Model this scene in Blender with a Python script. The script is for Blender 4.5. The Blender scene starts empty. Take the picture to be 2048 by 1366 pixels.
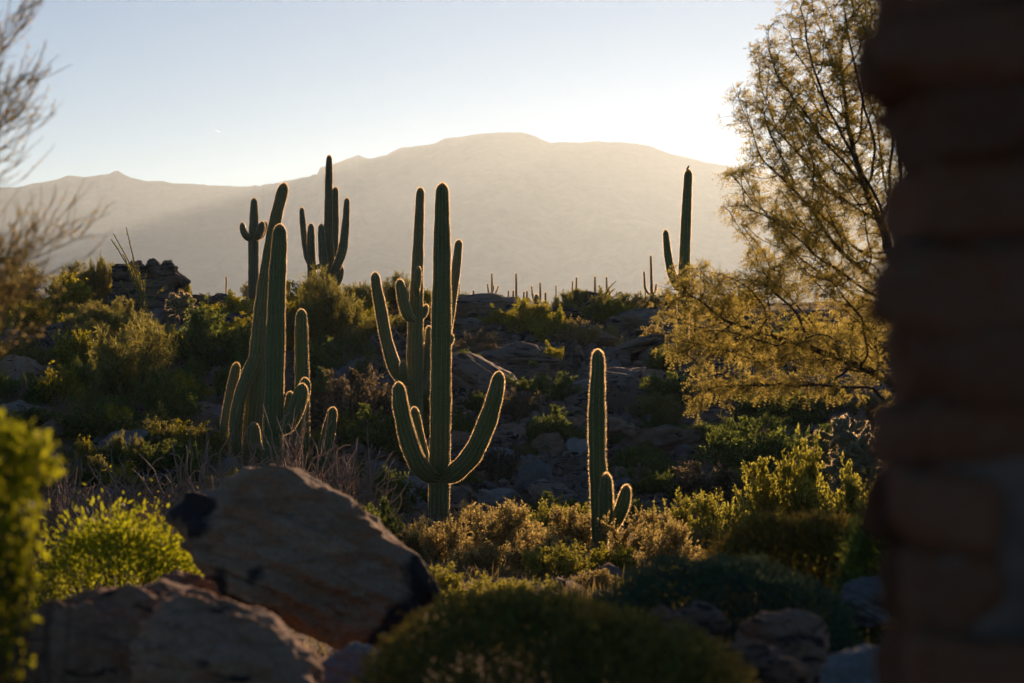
import bpy, math
import numpy as np
from mathutils import Vector

# ------------------------------------------------------------------ camera, sky, sun, exposure
scene = bpy.context.scene
LENS, SENSOR = 90.0, 36.0
K = SENSOR / LENS / 2048.0            # tangent per photograph pixel
CX, CY = 1024.0, 683.0

cam_d = bpy.data.cameras.new("camera")
cam = bpy.data.objects.new("camera", cam_d)
scene.collection.objects.link(cam)
cam.location = (0, 0, 0)
cam.rotation_euler = (math.pi / 2, 0, 0)
cam_d.lens = LENS
cam_d.sensor_width = SENSOR
cam_d.clip_start = 0.05
cam_d.clip_end = 40000
cam_d.dof.use_dof = True
cam_d.dof.focus_distance = 52.0
cam_d.dof.aperture_fstop = 3.4
scene.camera = cam

SUN_EL, SUN_AZ = math.radians(7.7), math.radians(9.5)     # azimuth from +Y towards +X
sun_dir = Vector((math.sin(SUN_AZ) * math.cos(SUN_EL), math.cos(SUN_AZ) * math.cos(SUN_EL), math.sin(SUN_EL)))
world = bpy.data.worlds.new("World")
scene.world = world
world.use_nodes = True
wn = world.node_tree
sky = wn.nodes.new("ShaderNodeTexSky")
sky.sky_type = 'NISHITA'
sky.sun_disc = False
sky.sun_elevation = SUN_EL
sky.sun_rotation = SUN_AZ
sky.altitude = 3000
sky.air_density = 1.0
sky.dust_density = 0.0
sky.ozone_density = 3.3
bg = wn.nodes["Background"]
bg.inputs["Strength"].default_value = 0.064
wn.links.new(sky.outputs["Color"], bg.inputs["Color"])

sun_l = bpy.data.lights.new("sun", 'SUN')
sun_l.energy = 5.0
sun_l.angle = math.radians(0.55)
sun_l.color = (1.0, 0.63, 0.38)
sun = bpy.data.objects.new("sun", sun_l)
scene.collection.objects.link(sun)
sun.rotation_euler = sun_dir.to_track_quat('Z', 'Y').to_euler()
sun.location = (200, 1200, 300)

scene.view_settings.view_transform = 'Standard'
scene.view_settings.look = 'None'
scene.view_settings.exposure = 0.36
scene.view_settings.gamma = 1.0
scene.view_settings.use_curve_mapping = False
scene.cycles.use_denoising = True
scene.cycles.max_bounces = 8
scene.cycles.diffuse_bounces = 3
scene.cycles.transmission_bounces = 5
scene.cycles.volume_bounces = 1
scene.cycles.transparent_max_bounces = 4
scene.cycles.sample_clamp_indirect = 6.0

# ------------------------------------------------------------------ small tools
rng = np.random.default_rng(11)
COL = scene.collection


def at(px, py, Y):
    return np.array([(px - CX) * K * Y, Y, (CY - py) * K * Y])


def _hash(ix, iy, iz, seed):
    with np.errstate(over='ignore'):
        n = (ix.astype(np.int64) * 374761393 + iy.astype(np.int64) * 668265263 + iz.astype(np.int64) * 1274126177 + seed * 974711) & 0xFFFFFFFF
        n = ((n ^ (n >> 13)) * 1274126177) & 0xFFFFFFFF
        n = ((n ^ (n >> 16)) * 668265263) & 0xFFFFFFFF
        n = n ^ (n >> 15)
    return (n & 0xFFFFFF) / float(0xFFFFFF) * 2 - 1


def vnoise(P, seed=0):
    P = np.asarray(P, float)
    I = np.floor(P).astype(np.int64)
    F = P - I
    F = F * F * (3 - 2 * F)
    out = 0
    for dx in (0, 1):
        for dy in (0, 1):
            for dz in (0, 1):
                w = (F[:, 0] if dx else 1 - F[:, 0]) * (F[:, 1] if dy else 1 - F[:, 1]) * (F[:, 2] if dz else 1 - F[:, 2])
                out = out + w * _hash(I[:, 0] + dx, I[:, 1] + dy, I[:, 2] + dz, seed)
    return out


def fbm(P, oct=4, seed=0, gain=0.5):
    P = np.asarray(P, float)
    a, s, f = 1.0, 0.0, 1.0
    for o in range(oct):
        s = s + a * vnoise(P * f + 17.3 * o, seed + o)
        a *= gain
        f *= 2.03
    return s


def mesh_uniform(name, V, F):
    """V (n,3), F (m,k) int: fast mesh from equal-sized polygons"""
    V = np.ascontiguousarray(V, np.float32)
    F = np.ascontiguousarray(F, np.int32)
    me = bpy.data.meshes.new(name)
    m, k = F.shape
    me.vertices.add(len(V))
    me.vertices.foreach_set("co", V.ravel())
    me.loops.add(m * k)
    me.loops.foreach_set("vertex_index", F.ravel())
    me.polygons.add(m)
    me.polygons.foreach_set("loop_start", np.arange(0, m * k, k, dtype=np.int32))
    me.polygons.foreach_set("loop_total", np.full(m, k, np.int32))
    me.update(calc_edges=True)
    me.validate()
    return me


def mesh_poly(name, V, F):
    me = bpy.data.meshes.new(name)
    me.from_pydata([tuple(v) for v in V], [], [tuple(int(i) for i in f) for f in F])
    me.update()
    return me


def smooth(me, on=True):
    me.polygons.foreach_set("use_smooth", np.full(len(me.polygons), on, dtype=bool))
    return me


def obj(name, me, mat=None, parent=None, loc=None, **props):
    o = bpy.data.objects.new(name, me)
    COL.objects.link(o)
    if mat is not None and me is not None and len(me.materials) == 0:
        me.materials.append(mat)
    if parent is not None:
        o.parent = parent
    if loc is not None:
        o.location = loc
    for k_, v_ in props.items():
        o[k_] = v_
    return o


def empty(name, loc, label, category, group=None):
    o = bpy.data.objects.new(name, None)
    COL.objects.link(o)
    o.location = tuple(loc)
    o.empty_display_size = 0.2
    o["label"] = label
    o["category"] = category
    if group:
        o["group"] = group
    return o


# ------------------------------------------------------------------ materials
def new_mat(name):
    m = bpy.data.materials.new(name)
    m.use_nodes = True
    nt = m.node_tree
    nt.nodes.clear()
    out = nt.nodes.new("ShaderNodeOutputMaterial")
    return m, nt, out


def N(nt, typ, **inp):
    n = nt.nodes.new(typ)
    for k_, v_ in inp.items():
        k2 = k_.replace("_", " ")
        if k2 in n.inputs:
            n.inputs[k2].default_value = v_
        else:
            setattr(n, k_, v_)
    return n


def ramp(nt, fac, stops, interp='LINEAR'):
    r = nt.nodes.new("ShaderNodeValToRGB")
    cr = r.color_ramp
    cr.interpolation = interp
    while len(cr.elements) < len(stops):
        cr.elements.new(0.5)
    for e, (p, c) in zip(cr.elements, stops):
        e.position = p
        e.color = (*c, 1)
    if fac is not None:
        nt.links.new(fac, r.inputs["Fac"])
    return r


def mix(nt, fac, a, b, mode='MIX'):
    n = nt.nodes.new("ShaderNodeMix")
    n.data_type = 'RGBA'
    n.blend_type = mode
    for sock, val in ((n.inputs[0], fac), (n.inputs[6], a), (n.inputs[7], b)):
        if hasattr(val, "is_output"):
            nt.links.new(val, sock)
        elif isinstance(val, (tuple, list)):
            sock.default_value = (*val, 1)
        else:
            sock.default_value = val
    return n.outputs[2]


def leaf_mat(name, c1, c2, trans, tamt=0.5, rough=0.6, spec=0.15):
    """two-sided leaf: reflecting upper side, light passing through"""
    m, nt, out = new_mat(name)
    geo = N(nt, "ShaderNodeNewGeometry")
    r = ramp(nt, geo.outputs["Random Per Island"], [(0.0, c1), (1.0, c2)])
    oi = N(nt, "ShaderNodeObjectInfo")
    hsv = N(nt, "ShaderNodeHueSaturation")
    mr = N(nt, "ShaderNodeMapRange")
    mr.inputs["To Min"].default_value = 0.75
    mr.inputs["To Max"].default_value = 1.25
    nt.links.new(oi.outputs["Random"], mr.inputs["Value"])
    nt.links.new(mr.outputs["Result"], hsv.inputs["Value"])
    nt.links.new(r.outputs["Color"], hsv.inputs["Color"])
    p = N(nt, "ShaderNodeBsdfPrincipled", Roughness=rough)
    p.inputs["Specular IOR Level"].default_value = spec
    nt.links.new(hsv.outputs["Color"], p.inputs["Base Color"])
    t = N(nt, "ShaderNodeBsdfTranslucent")
    tc = ramp(nt, geo.outputs["Random Per Island"], [(0.0, tuple(x * 0.5 for x in trans)), (1.0, tuple(min(1, x * 1.2) for x in trans))])
    nt.links.new(tc.outputs["Color"], t.inputs["Color"])
    ms = N(nt, "ShaderNodeMixShader", Fac=tamt)
    nt.links.new(p.outputs[0], ms.inputs[1])
    nt.links.new(t.outputs[0], ms.inputs[2])
    nt.links.new(ms.outputs[0], out.inputs["Surface"])
    return m


def plain_mat(name, c1, c2, scale=8.0, rough=0.8, bump=0.3, detail=6, spec=0.2):
    m, nt, out = new_mat(name)
    tc = N(nt, "ShaderNodeTexCoord")
    no = N(nt, "ShaderNodeTexNoise", Scale=scale, Detail=detail, Roughness=0.65)
    nt.links.new(tc.outputs["Object"], no.inputs["Vector"])
    r = ramp(nt, no.outputs["Fac"], [(0.3, c1), (0.7, c2)])
    p = N(nt, "ShaderNodeBsdfPrincipled", Roughness=rough)
    p.inputs["Specular IOR Level"].default_value = spec
    nt.links.new(r.outputs["Color"], p.inputs["Base Color"])
    if bump:
        b = N(nt, "ShaderNodeBump", Strength=bump, Distance=0.02)
        nt.links.new(no.outputs["Fac"], b.inputs["Height"])
        nt.links.new(b.outputs["Normal"], p.inputs["Normal"])
    nt.links.new(p.outputs[0], out.inputs["Surface"])
    return m


def rock_mat(name, base, light, rust, dark, dark_amt=0.5, scale=1.0, spots=None, bump=0.5, band=0.55):
    """banded desert rock: pale layers, rust streaks and black varnish"""
    m, nt, out = new_mat(name)
    tc = N(nt, "ShaderNodeTexCoord")
    oi = N(nt, "ShaderNodeObjectInfo")
    # every stone samples the noise elsewhere
    off = N(nt, "ShaderNodeVectorMath", operation='SCALE')
    off.inputs[0].default_value = (37.0, 53.0, 71.0)
    nt.links.new(oi.outputs["Random"], off.inputs["Scale"])
    add = N(nt, "ShaderNodeVectorMath", operation='ADD')
    nt.links.new(tc.outputs["Object"], add.inputs[0])
    nt.links.new(off.outputs[0], add.inputs[1])
    src = add.outputs[0]
    mp = N(nt, "ShaderNodeMapping")
    mp.inputs["Rotation"].default_value = (0.25, 0.35, 0.1)
    mp.inputs["Scale"].default_value = (0.8 * scale, 0.8 * scale, 3.4 * scale)
    nt.links.new(src, mp.inputs["Vector"])
    n1 = N(nt, "ShaderNodeTexNoise", Scale=2.4, Detail=7, Roughness=0.62, Distortion=0.8)
    nt.links.new(mp.outputs[0], n1.inputs["Vector"])
    n2 = N(nt, "ShaderNodeTexNoise", Scale=1.1 * scale, Detail=5, Roughness=0.6, Distortion=0.5)
    nt.links.new(src, n2.inputs["Vector"])
    n3 = N(nt, "ShaderNodeTexNoise", Scale=22.0 * scale, Detail=6, Roughness=0.7)
    nt.links.new(src, n3.inputs["Vector"])
    c = ramp(nt, n1.outputs["Fac"], [(0.32, base), (0.5, light), (0.62, base), (0.74, rust)]).outputs["Color"]
    f2 = ramp(nt, n2.outputs["Fac"], [(0.45, (0, 0, 0)), (0.62, (1, 1, 1))]).outputs["Color"]
    sc = N(nt, "ShaderNodeMath", operation='MULTIPLY')
    nt.links.new(f2, sc.inputs[0])
    sc.inputs[1].default_value = band
    c = mix(nt, sc.outputs[0], c, rust)
    n4 = N(nt, "ShaderNodeTexNoise", Scale=1.6 * scale, Detail=6, Roughness=0.65, Distortion=1.0)
    nt.links.new(mp.outputs[0], n4.inputs["Vector"])
    lo = 0.72 - 0.3 * dark_amt
    dk = ramp(nt, n4.outputs["Fac"], [(lo, (0, 0, 0)), (lo + 0.06, (1, 1, 1))]).outputs["Color"]
    fac = dk
    if spots:
        wob = N(nt, "ShaderNodeTexNoise", Scale=4.0, Detail=4)
        nt.links.new(tc.outputs["Object"], wob.inputs["Vector"])
        cur = None
        for (sx, sy, sz, rad) in spots:
            d = N(nt, "ShaderNodeVectorMath", operation='DISTANCE')
            sq = N(nt, "ShaderNodeVectorMath", operation='MULTIPLY')
            sq.inputs[1].default_value = (1.0, 0.25, 1.0)
            nt.links.new(tc.outputs["Object"], sq.inputs[0])
            nt.links.new(sq.outputs[0], d.inputs[0])
            d.inputs[1].default_value = (sx, sy * 0.25, sz)
            ma = N(nt, "ShaderNodeMath", operation='MULTIPLY_ADD')
            nt.links.new(wob.outputs["Fac"], ma.inputs[0])
            ma.inputs[1].default_value = 0.3
            nt.links.new(d.outputs["Value"], ma.inputs[2])
            rr = ramp(nt, ma.outputs[0], [(max(0.01, rad + 0.15 - 0.03), (1, 1, 1)), (rad + 0.15 + 0.02, (0, 0, 0))]).outputs["Color"]
            cur = rr if cur is None else mix(nt, 1.0, cur, rr, 'LIGHTEN')
        fac = mix(nt, 1.0, fac, cur, 'LIGHTEN')
    c = mix(nt, fac, c, dark)
    g = ramp(nt, n3.outputs["Fac"], [(0.3, (0.72, 0.72, 0.72)), (0.7, (1.2, 1.2, 1.2))]).outputs["Color"]
    c = mix(nt, 1.0, c, g, 'MULTIPLY')
    vr = N(nt, "ShaderNodeMapRange")
    vr.inputs["To Min"].default_value = 0.7
    vr.inputs["To Max"].default_value = 1.2
    nt.links.new(oi.outputs["Random"], vr.inputs["Value"])
    hs = N(nt, "ShaderNodeHueSaturation")
    nt.links.new(vr.outputs["Result"], hs.inputs["Value"])
    nt.links.new(c, hs.inputs["Color"])
    p = N(nt, "ShaderNodeBsdfPrincipled", Roughness=0.9)
    p.inputs["Specular IOR Level"].default_value = 0.12
    nt.links.new(hs.outputs["Color"], p.inputs["Base Color"])
    b1 = N(nt, "ShaderNodeBump", Strength=bump, Distance=0.06)
    nt.links.new(n1.outputs["Fac"], b1.inputs["Height"])
    b2 = N(nt, "ShaderNodeBump", Strength=bump * 0.8, Distance=0.012)
    nt.links.new(n3.outputs["Fac"], b2.inputs["Height"])
    nt.links.new(b1.outputs["Normal"], b2.inputs["Normal"])
    nt.links.new(b2.outputs["Normal"], p.inputs["Normal"])
    nt.links.new(p.outputs[0], out.inputs["Surface"])
    return m


M = {}
M['rock_hill'] = rock_mat("hill_rock", (0.22, 0.165, 0.125), (0.31, 0.235, 0.18), (0.26, 0.13, 0.065), (0.05, 0.043, 0.038), 0.6)
M['rock_dark'] = rock_mat("dark_rock", (0.14, 0.105, 0.08), (0.21, 0.16, 0.125), (0.18, 0.095, 0.05), (0.04, 0.037, 0.036), 0.75)
M['rock_rust'] = rock_mat("rust_rock", (0.30, 0.175, 0.11), (0.38, 0.25, 0.17), (0.31, 0.13, 0.055), (0.06, 0.05, 0.045), 0.45)
M['rock_pale'] = rock_mat("pale_rock", (0.24, 0.22, 0.20), (0.31, 0.28, 0.25), (0.25, 0.17, 0.11), (0.09, 0.08, 0.07), 0.4)
M['rock_near'] = rock_mat("garden_rock", (0.37, 0.185, 0.095), (0.42, 0.25, 0.15), (0.34, 0.125, 0.042), (0.055, 0.042, 0.035), 0.55, scale=1.6)
M['rock_garden'] = rock_mat("brown_garden_rock", (0.24, 0.125, 0.07), (0.31, 0.19, 0.12), (0.27, 0.105, 0.04), (0.05, 0.038, 0.032), 0.7, scale=1.8, bump=0.8)
M['stone'] = rock_mat("pillar_stone", (0.42, 0.175, 0.08), (0.45, 0.25, 0.15), (0.44, 0.14, 0.045), (0.10, 0.055, 0.036), 0.5, scale=2.6, bump=0.8)
M['mortar'] = plain_mat("mortar", (0.14, 0.10, 0.075), (0.22, 0.16, 0.12), 30, 0.95, 0.5)


def cactus_skin(name, c1, c2, c3):
    m, nt, out = new_mat(name)
    tc = N(nt, "ShaderNodeTexCoord")
    n1 = N(nt, "ShaderNodeTexNoise", Scale=1.3, Detail=5, Roughness=0.6)
    n2 = N(nt, "ShaderNodeTexNoise", Scale=14, Detail=6, Roughness=0.7)
    nt.links.new(tc.outputs["Object"], n1.inputs["Vector"])
    nt.links.new(tc.outputs["Object"], n2.inputs["Vector"])
    c = ramp(nt, n1.outputs["Fac"], [(0.3, c1), (0.62, c2)]).outputs["Color"]
    sp = ramp(nt, n2.outputs["Fac"], [(0.68, (0, 0, 0)), (0.76, (1, 1, 1))]).outputs["Color"]
    c = mix(nt, sp, c, c3)
    sx = N(nt, "ShaderNodeSeparateXYZ")
    nt.links.new(tc.outputs["Object"], sx.inputs[0])
    cz = N(nt, "ShaderNodeMath", operation='MULTIPLY_ADD')
    nt.links.new(n1.outputs["Fac"], cz.inputs[0])
    cz.inputs[1].default_value = 0.9
    nt.links.new(sx.outputs["Z"], cz.inputs[2])
    cork = ramp(nt, cz.outputs[0], [(0.55, (1, 1, 1)), (0.95, (0, 0, 0))]).outputs["Color"]
    c = mix(nt, cork, c, (0.16, 0.12, 0.075))
    p = N(nt, "ShaderNodeBsdfPrincipled", Roughness=0.5)
    p.inputs["Specular IOR Level"].default_value = 0.2
    nt.links.new(c, p.inputs["Base Color"])
    b = N(nt, "ShaderNodeBump", Strength=0.25, Distance=0.01)
    nt.links.new(n2.outputs["Fac"], b.inputs["Height"])
    nt.links.new(b.outputs["Normal"], p.inputs["Normal"])
    nt.links.new(p.outputs[0], out.inputs["Surface"])
    return m


M['saguaro'] = cactus_skin("saguaro_skin", (0.095, 0.13, 0.038), (0.15, 0.18, 0.055), (0.06, 0.05, 0.03))
M['saguaro_old'] = cactus_skin("old_saguaro_skin", (0.16, 0.155, 0.055), (0.225, 0.205, 0.075), (0.06, 0.045, 0.03))
M['saguaro_far'] = cactus_skin("far_saguaro_skin", (0.07, 0.09, 0.045), (0.11, 0.125, 0.06), (0.05, 0.045, 0.03))
M['cholla'] = cactus_skin("cholla_skin", (0.09, 0.10, 0.05), (0.15, 0.15, 0.08), (0.08, 0.06, 0.04))


def spine_mat(name, col, tcol, tamt):
    m, nt, out = new_mat(name)
    d = N(nt, "ShaderNodeBsdfPrincipled", Roughness=0.45)
    d.inputs["Base Color"].default_value = (*col, 1)
    t = N(nt, "ShaderNodeBsdfTranslucent")
    t.inputs["Color"].default_value = (*tcol, 1)
    rf = N(nt, "ShaderNodeBsdfRefraction", Roughness=0.85, IOR=1.4)
    rf.inputs["Color"].default_value = (*tcol, 1)
    m2 = N(nt, "ShaderNodeMixShader", Fac=0.25)
    nt.links.new(t.outputs[0], m2.inputs[1])
    nt.links.new(rf.outputs[0], m2.inputs[2])
    ms = N(nt, "ShaderNodeMixShader", Fac=tamt)
    nt.links.new(d.outputs[0], ms.inputs[1])
    nt.links.new(m2.outputs[0], ms.inputs[2])
    nt.links.new(ms.outputs[0], out.inputs["Surface"])
    return m


M['spine'] = spine_mat("saguaro_spine", (0.42, 0.34, 0.22), (1.0, 0.78, 0.42), 0.85)
M['spine_pale'] = spine_mat("cholla_spine", (0.50, 0.46, 0.28), (0.95, 0.76, 0.40), 0.6)

M['bark'] = plain_mat("bark", (0.045, 0.032, 0.024), (0.10, 0.075, 0.055), 25, 0.9, 0.6)
M['twig'] = plain_mat("dry_twig", (0.27, 0.185, 0.13), (0.40, 0.29, 0.20), 12, 0.85, 0.0)
M['stem'] = plain_mat("bush_stem", (0.06, 0.05, 0.035), (0.12, 0.095, 0.065), 18, 0.85, 0.0)
M['green_bark'] = plain_mat("green_bark", (0.075, 0.07, 0.03), (0.15, 0.125, 0.055), 10, 0.7, 0.1)
M['ocotillo'] = plain_mat("ocotillo_stem", (0.09, 0.095, 0.035), (0.15, 0.15, 0.05), 14, 0.8, 0.2)

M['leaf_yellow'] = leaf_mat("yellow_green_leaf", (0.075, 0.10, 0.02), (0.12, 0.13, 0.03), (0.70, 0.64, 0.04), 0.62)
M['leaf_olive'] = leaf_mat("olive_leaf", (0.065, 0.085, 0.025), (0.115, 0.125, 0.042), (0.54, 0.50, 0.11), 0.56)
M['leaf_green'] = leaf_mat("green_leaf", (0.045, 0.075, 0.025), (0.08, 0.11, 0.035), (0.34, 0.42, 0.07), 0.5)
M['leaf_tan'] = leaf_mat("tan_leaf", (0.12, 0.105, 0.05), (0.18, 0.15, 0.075), (0.85, 0.66, 0.22), 0.6)
M['leaf_grey'] = leaf_mat("grey_leaf", (0.07, 0.065, 0.045), (0.12, 0.105, 0.075), (0.36, 0.29, 0.15), 0.45)
M['leaf_mesquite'] = leaf_mat("mesquite_leaf", (0.055, 0.07, 0.022), (0.10, 0.105, 0.035), (0.86, 0.70, 0.17), 0.57)
M['leaf_dome'] = leaf_mat("dome_leaf", (0.055, 0.085, 0.028), (0.095, 0.12, 0.042), (0.32, 0.27, 0.05), 0.45)
M['leaf_blue'] = leaf_mat("blue_green_leaf", (0.06, 0.095, 0.06), (0.10, 0.13, 0.085), (0.14, 0.2, 0.07), 0.35)
M['leaf_gold'] = leaf_mat("golden_green_leaf", (0.08, 0.095, 0.025), (0.13, 0.13, 0.04), (0.68, 0.64, 0.09), 0.6)
M['leaf_under'] = leaf_mat("dry_grass_blade", (0.09, 0.085, 0.04), (0.16, 0.13, 0.07), (0.4, 0.32, 0.12), 0.45)
M['leaf_hedge'] = leaf_mat("hedge_leaf", (0.055, 0.065, 0.02), (0.10, 0.095, 0.03), (0.42, 0.32, 0.06), 0.45)
M['leaf_lime'] = leaf_mat("lime_leaf", (0.07, 0.11, 0.015), (0.13, 0.16, 0.02), (0.56, 0.60, 0.025), 0.55)
M['flower'] = leaf_mat("yellow_flower", (0.55, 0.38, 0.02), (0.65, 0.48, 0.03), (0.6, 0.45, 0.03), 0.4)

# ------------------------------------------------------------------ terrain
_PY = np.array([-160, 0, 6, 12, 20, 30, 40, 46, 54, 62, 72, 82, 92, 150, 235, 300, 520, 1500, 3000, 6400.0])
_PZ = np.array([-1.6, -1.6, -1.6, -1.72, -2.15, -2.7, -3.12, -3.2, -2.4, -1.38, -0.22, 0.92, 1.28, 1.78, 2.75, 2.5, -9, -34, -38, -38.0])


def _prof(y):
    # gently rounded polyline
    s = 0
    for d, w in ((-3, .15), (-1.5, .2), (0, .3), (1.5, .2), (3, .15)):
        s = s + w * np.interp(y + d * np.clip(y / 40, 0.2, 3), _PY, _PZ)
    return s


def ground_z(x, y, fine=True):
    x = np.asarray(x, float)
    y = np.asarray(y, float)
    u = x / np.maximum(y, 5.0)
    lf = 1 / (1 + np.exp((u + 0.125) / 0.02))            # 1 at the left side of the view
    ye = y + 7.0 * lf * np.clip((y - 30) / 20, 0, 1) * np.clip((140 - y) / 50, 0, 1)
    z = _prof(ye)
    hill = np.clip((y - 40) / 12, 0, 1) * np.clip((700 - y) / 300, 0, 1)
    P = np.stack([x * 0.16, y * 0.16, np.zeros_like(x)], -1).reshape(-1, 3)
    z = z + hill * 0.35 * fbm(P, 3, 5).reshape(x.shape)
    if fine:
        P2 = np.stack([x * 0.9, y * 0.9, np.zeros_like(x)], -1).reshape(-1, 3)
        z = z + np.clip(y / 30, 0.2, 1) * np.clip((400 - y) / 200, 0, 1) * 0.07 * fbm(P2, 3, 9).reshape(x.shape)
    return z


def gz(x, y):
    return float(ground_z(np.array([x]), np.array([y]))[0])


_YS = np.concatenate([np.arange(9, 46, 0.5), np.arange(46, 100, 0.25), np.arange(100, 300, 2)])


def hit(px, py, ymin=46.0, ymax=96.0):
    """ground point seen at a photograph pixel, between two distances"""
    ys = _YS[(_YS >= ymin) & (_YS <= ymax)]
    xs = (px - CX) * K * ys
    d = (CY - py) * K * ys - ground_z(xs, ys)
    s = np.where((d[:-1] > 0) & (d[1:] <= 0))[0]
    if len(s) == 0:
        i = int(np.argmin(np.abs(d)))
    else:
        i = int(s[0]) + 1
    return np.array([xs[i], ys[i], ground_z(xs[i:i + 1], ys[i:i + 1])[0]])


def build_ground():
    ys = np.concatenate([np.linspace(-118, 8, 40), np.linspace(8.5, 44, 90), np.linspace(44.3, 100, 210), np.linspace(101, 320, 110),
                         np.geomspace(325, 6380, 60)])
    t = np.linspace(-1, 1, 201)
    t = np.sign(t) * (0.55 * np.abs(t) + 0.45 * np.abs(t) ** 3)
    half = np.where(ys < 20, 46 + 0 * ys, np.minimum(46 + (ys - 20) * 0.42, 2600))
    X = half[:, None] * t[None, :]
    Y = np.repeat(ys[:, None], len(t), 1)
    Z = ground_z(X.ravel(), Y.ravel()).reshape(X.shape)
    V = np.stack([X, Y, Z], -1).reshape(-1, 3)
    n, m = X.shape
    i = np.arange(n - 1)[:, None] * m + np.arange(m - 1)[None, :]
    F = np.stack([i, i + 1, i + m + 1, i + m], -1).reshape(-1, 4)
    me = smooth(mesh_uniform("ground", V, F))
    mt, nt, out = new_mat("desert_ground")
    tc = N(nt, "ShaderNodeTexCoord")
    n1 = N(nt, "ShaderNodeTexNoise", Scale=0.35, Detail=8, Roughness=0.7)
    n2 = N(nt, "ShaderNodeTexNoise", Scale=9, Detail=6, Roughness=0.75)
    v = N(nt, "ShaderNodeTexVoronoi", Scale=14)
    for q in (n1, n2, v):
        nt.links.new(tc.outputs["Object"], q.inputs["Vector"])
    c = ramp(nt, n1.outputs["Fac"], [(0.3, (0.20, 0.135, 0.085)), (0.5, (0.29, 0.205, 0.13)), (0.7, (0.24, 0.185, 0.105))]).outputs["Color"]
    g = ramp(nt, n2.outputs["Fac"], [(0.3, (0.6, 0.6, 0.6)), (0.7, (1.25, 1.2, 1.1))]).outputs["Color"]
    c = mix(nt, 1.0, c, g, 'MULTIPLY')
    c = mix(nt, 0.35, c, mix(nt, 1.0, c, v.outputs["Color"], 'MULTIPLY'))
    p = N(nt, "ShaderNodeBsdfPrincipled", Roughness=0.95)
    p.inputs["Specular IOR Level"].default_value = 0.1
    nt.links.new(c, p.inputs["Base Color"])
    b = N(nt, "ShaderNodeBump", Strength=0.7, Distance=0.08)
    nt.links.new(n2.outputs["Fac"], b.inputs["Height"])
    nt.links.new(b.outputs["Normal"], p.inputs["Normal"])
    nt.links.new(p.outputs[0], out.inputs["Surface"])
    obj("ground", me, mt, kind="structure")


build_ground()


def build_bounce_paving():
    # unseen pale paving under pillar and camera, added to bounce warm sunlight forward
    xs, ys = np.linspace(-44, 44, 60), np.linspace(-112, 6.5, 70)
    X, Y = np.meshgrid(xs, ys)
    Z = ground_z(X.ravel(), Y.ravel()).reshape(X.shape) + 0.03
    V = np.stack([X, Y, Z], -1).reshape(-1, 3)
    i = np.arange(69)[:, None] * 60 + np.arange(59)[None, :]
    F = np.stack([i, i + 1, i + 61, i + 60], -1).reshape(-1, 4)
    mt, nt, out = new_mat("bounce_paving_sandstone")
    tc = N(nt, "ShaderNodeTexCoord")
    br = N(nt, "ShaderNodeTexBrick", Scale=1.0)
    br.inputs["Color1"].default_value = (0.42, 0.30, 0.20, 1)
    br.inputs["Color2"].default_value = (0.36, 0.26, 0.18, 1)
    br.inputs["Mortar"].default_value = (0.24, 0.20, 0.16, 1)
    br.inputs["Mortar Size"].default_value = 0.008
    nt.links.new(tc.outputs["Object"], br.inputs["Vector"])
    n1 = N(nt, "ShaderNodeTexNoise", Scale=3.0, Detail=7, Roughness=0.7)
    nt.links.new(tc.outputs["Object"], n1.inputs["Vector"])
    c = mix(nt, 1.0, br.outputs["Color"], ramp(nt, n1.outputs["Fac"], [(0.3, (0.8, 0.8, 0.8)), (0.7, (1.15, 1.12, 1.1))]).outputs["Color"], 'MULTIPLY')
    p = N(nt, "ShaderNodeBsdfPrincipled", Roughness=0.85)
    nt.links.new(c, p.inputs["Base Color"])
    b = N(nt, "ShaderNodeBump", Strength=0.4, Distance=0.01)
    nt.links.new(n1.outputs["Fac"], b.inputs["Height"])
    nt.links.new(b.outputs["Normal"], p.inputs["Normal"])
    nt.links.new(p.outputs[0], out.inputs["Surface"])
    obj("bounce_paving", mesh_uniform("bounce_paving", V, F), mt, kind="structure")


build_bounce_paving()

# ------------------------------------------------------------------ far mountain range
RIDGE = [(-2600, 470), (-1500, 420), (-700, 372), (-300, 385), (0, 363), (50, 355), (85, 348), (110, 340), (140, 343), (165, 341), (195, 337), (204, 331), (214, 331), (224, 338), (240, 346),
         (275, 353), (330, 357), (400, 362), (460, 365), (510, 365), (560, 357), (600, 351), (628, 345), (635, 330), (660, 326), (690, 314), (715, 307),
         (735, 316), (775, 308), (800, 297), (840, 292), (870, 288), (890, 280), (930, 276), (960, 275), (1040, 272), (1072, 280), (1100, 290), (1180, 288),
         (1230, 287), (1270, 291), (1310, 298), (1340, 309), (1390, 321), (1445, 331), (1520, 345), (1700, 372), (2048, 410), (2600, 440), (3600, 500), (4600, 560)]


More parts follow.
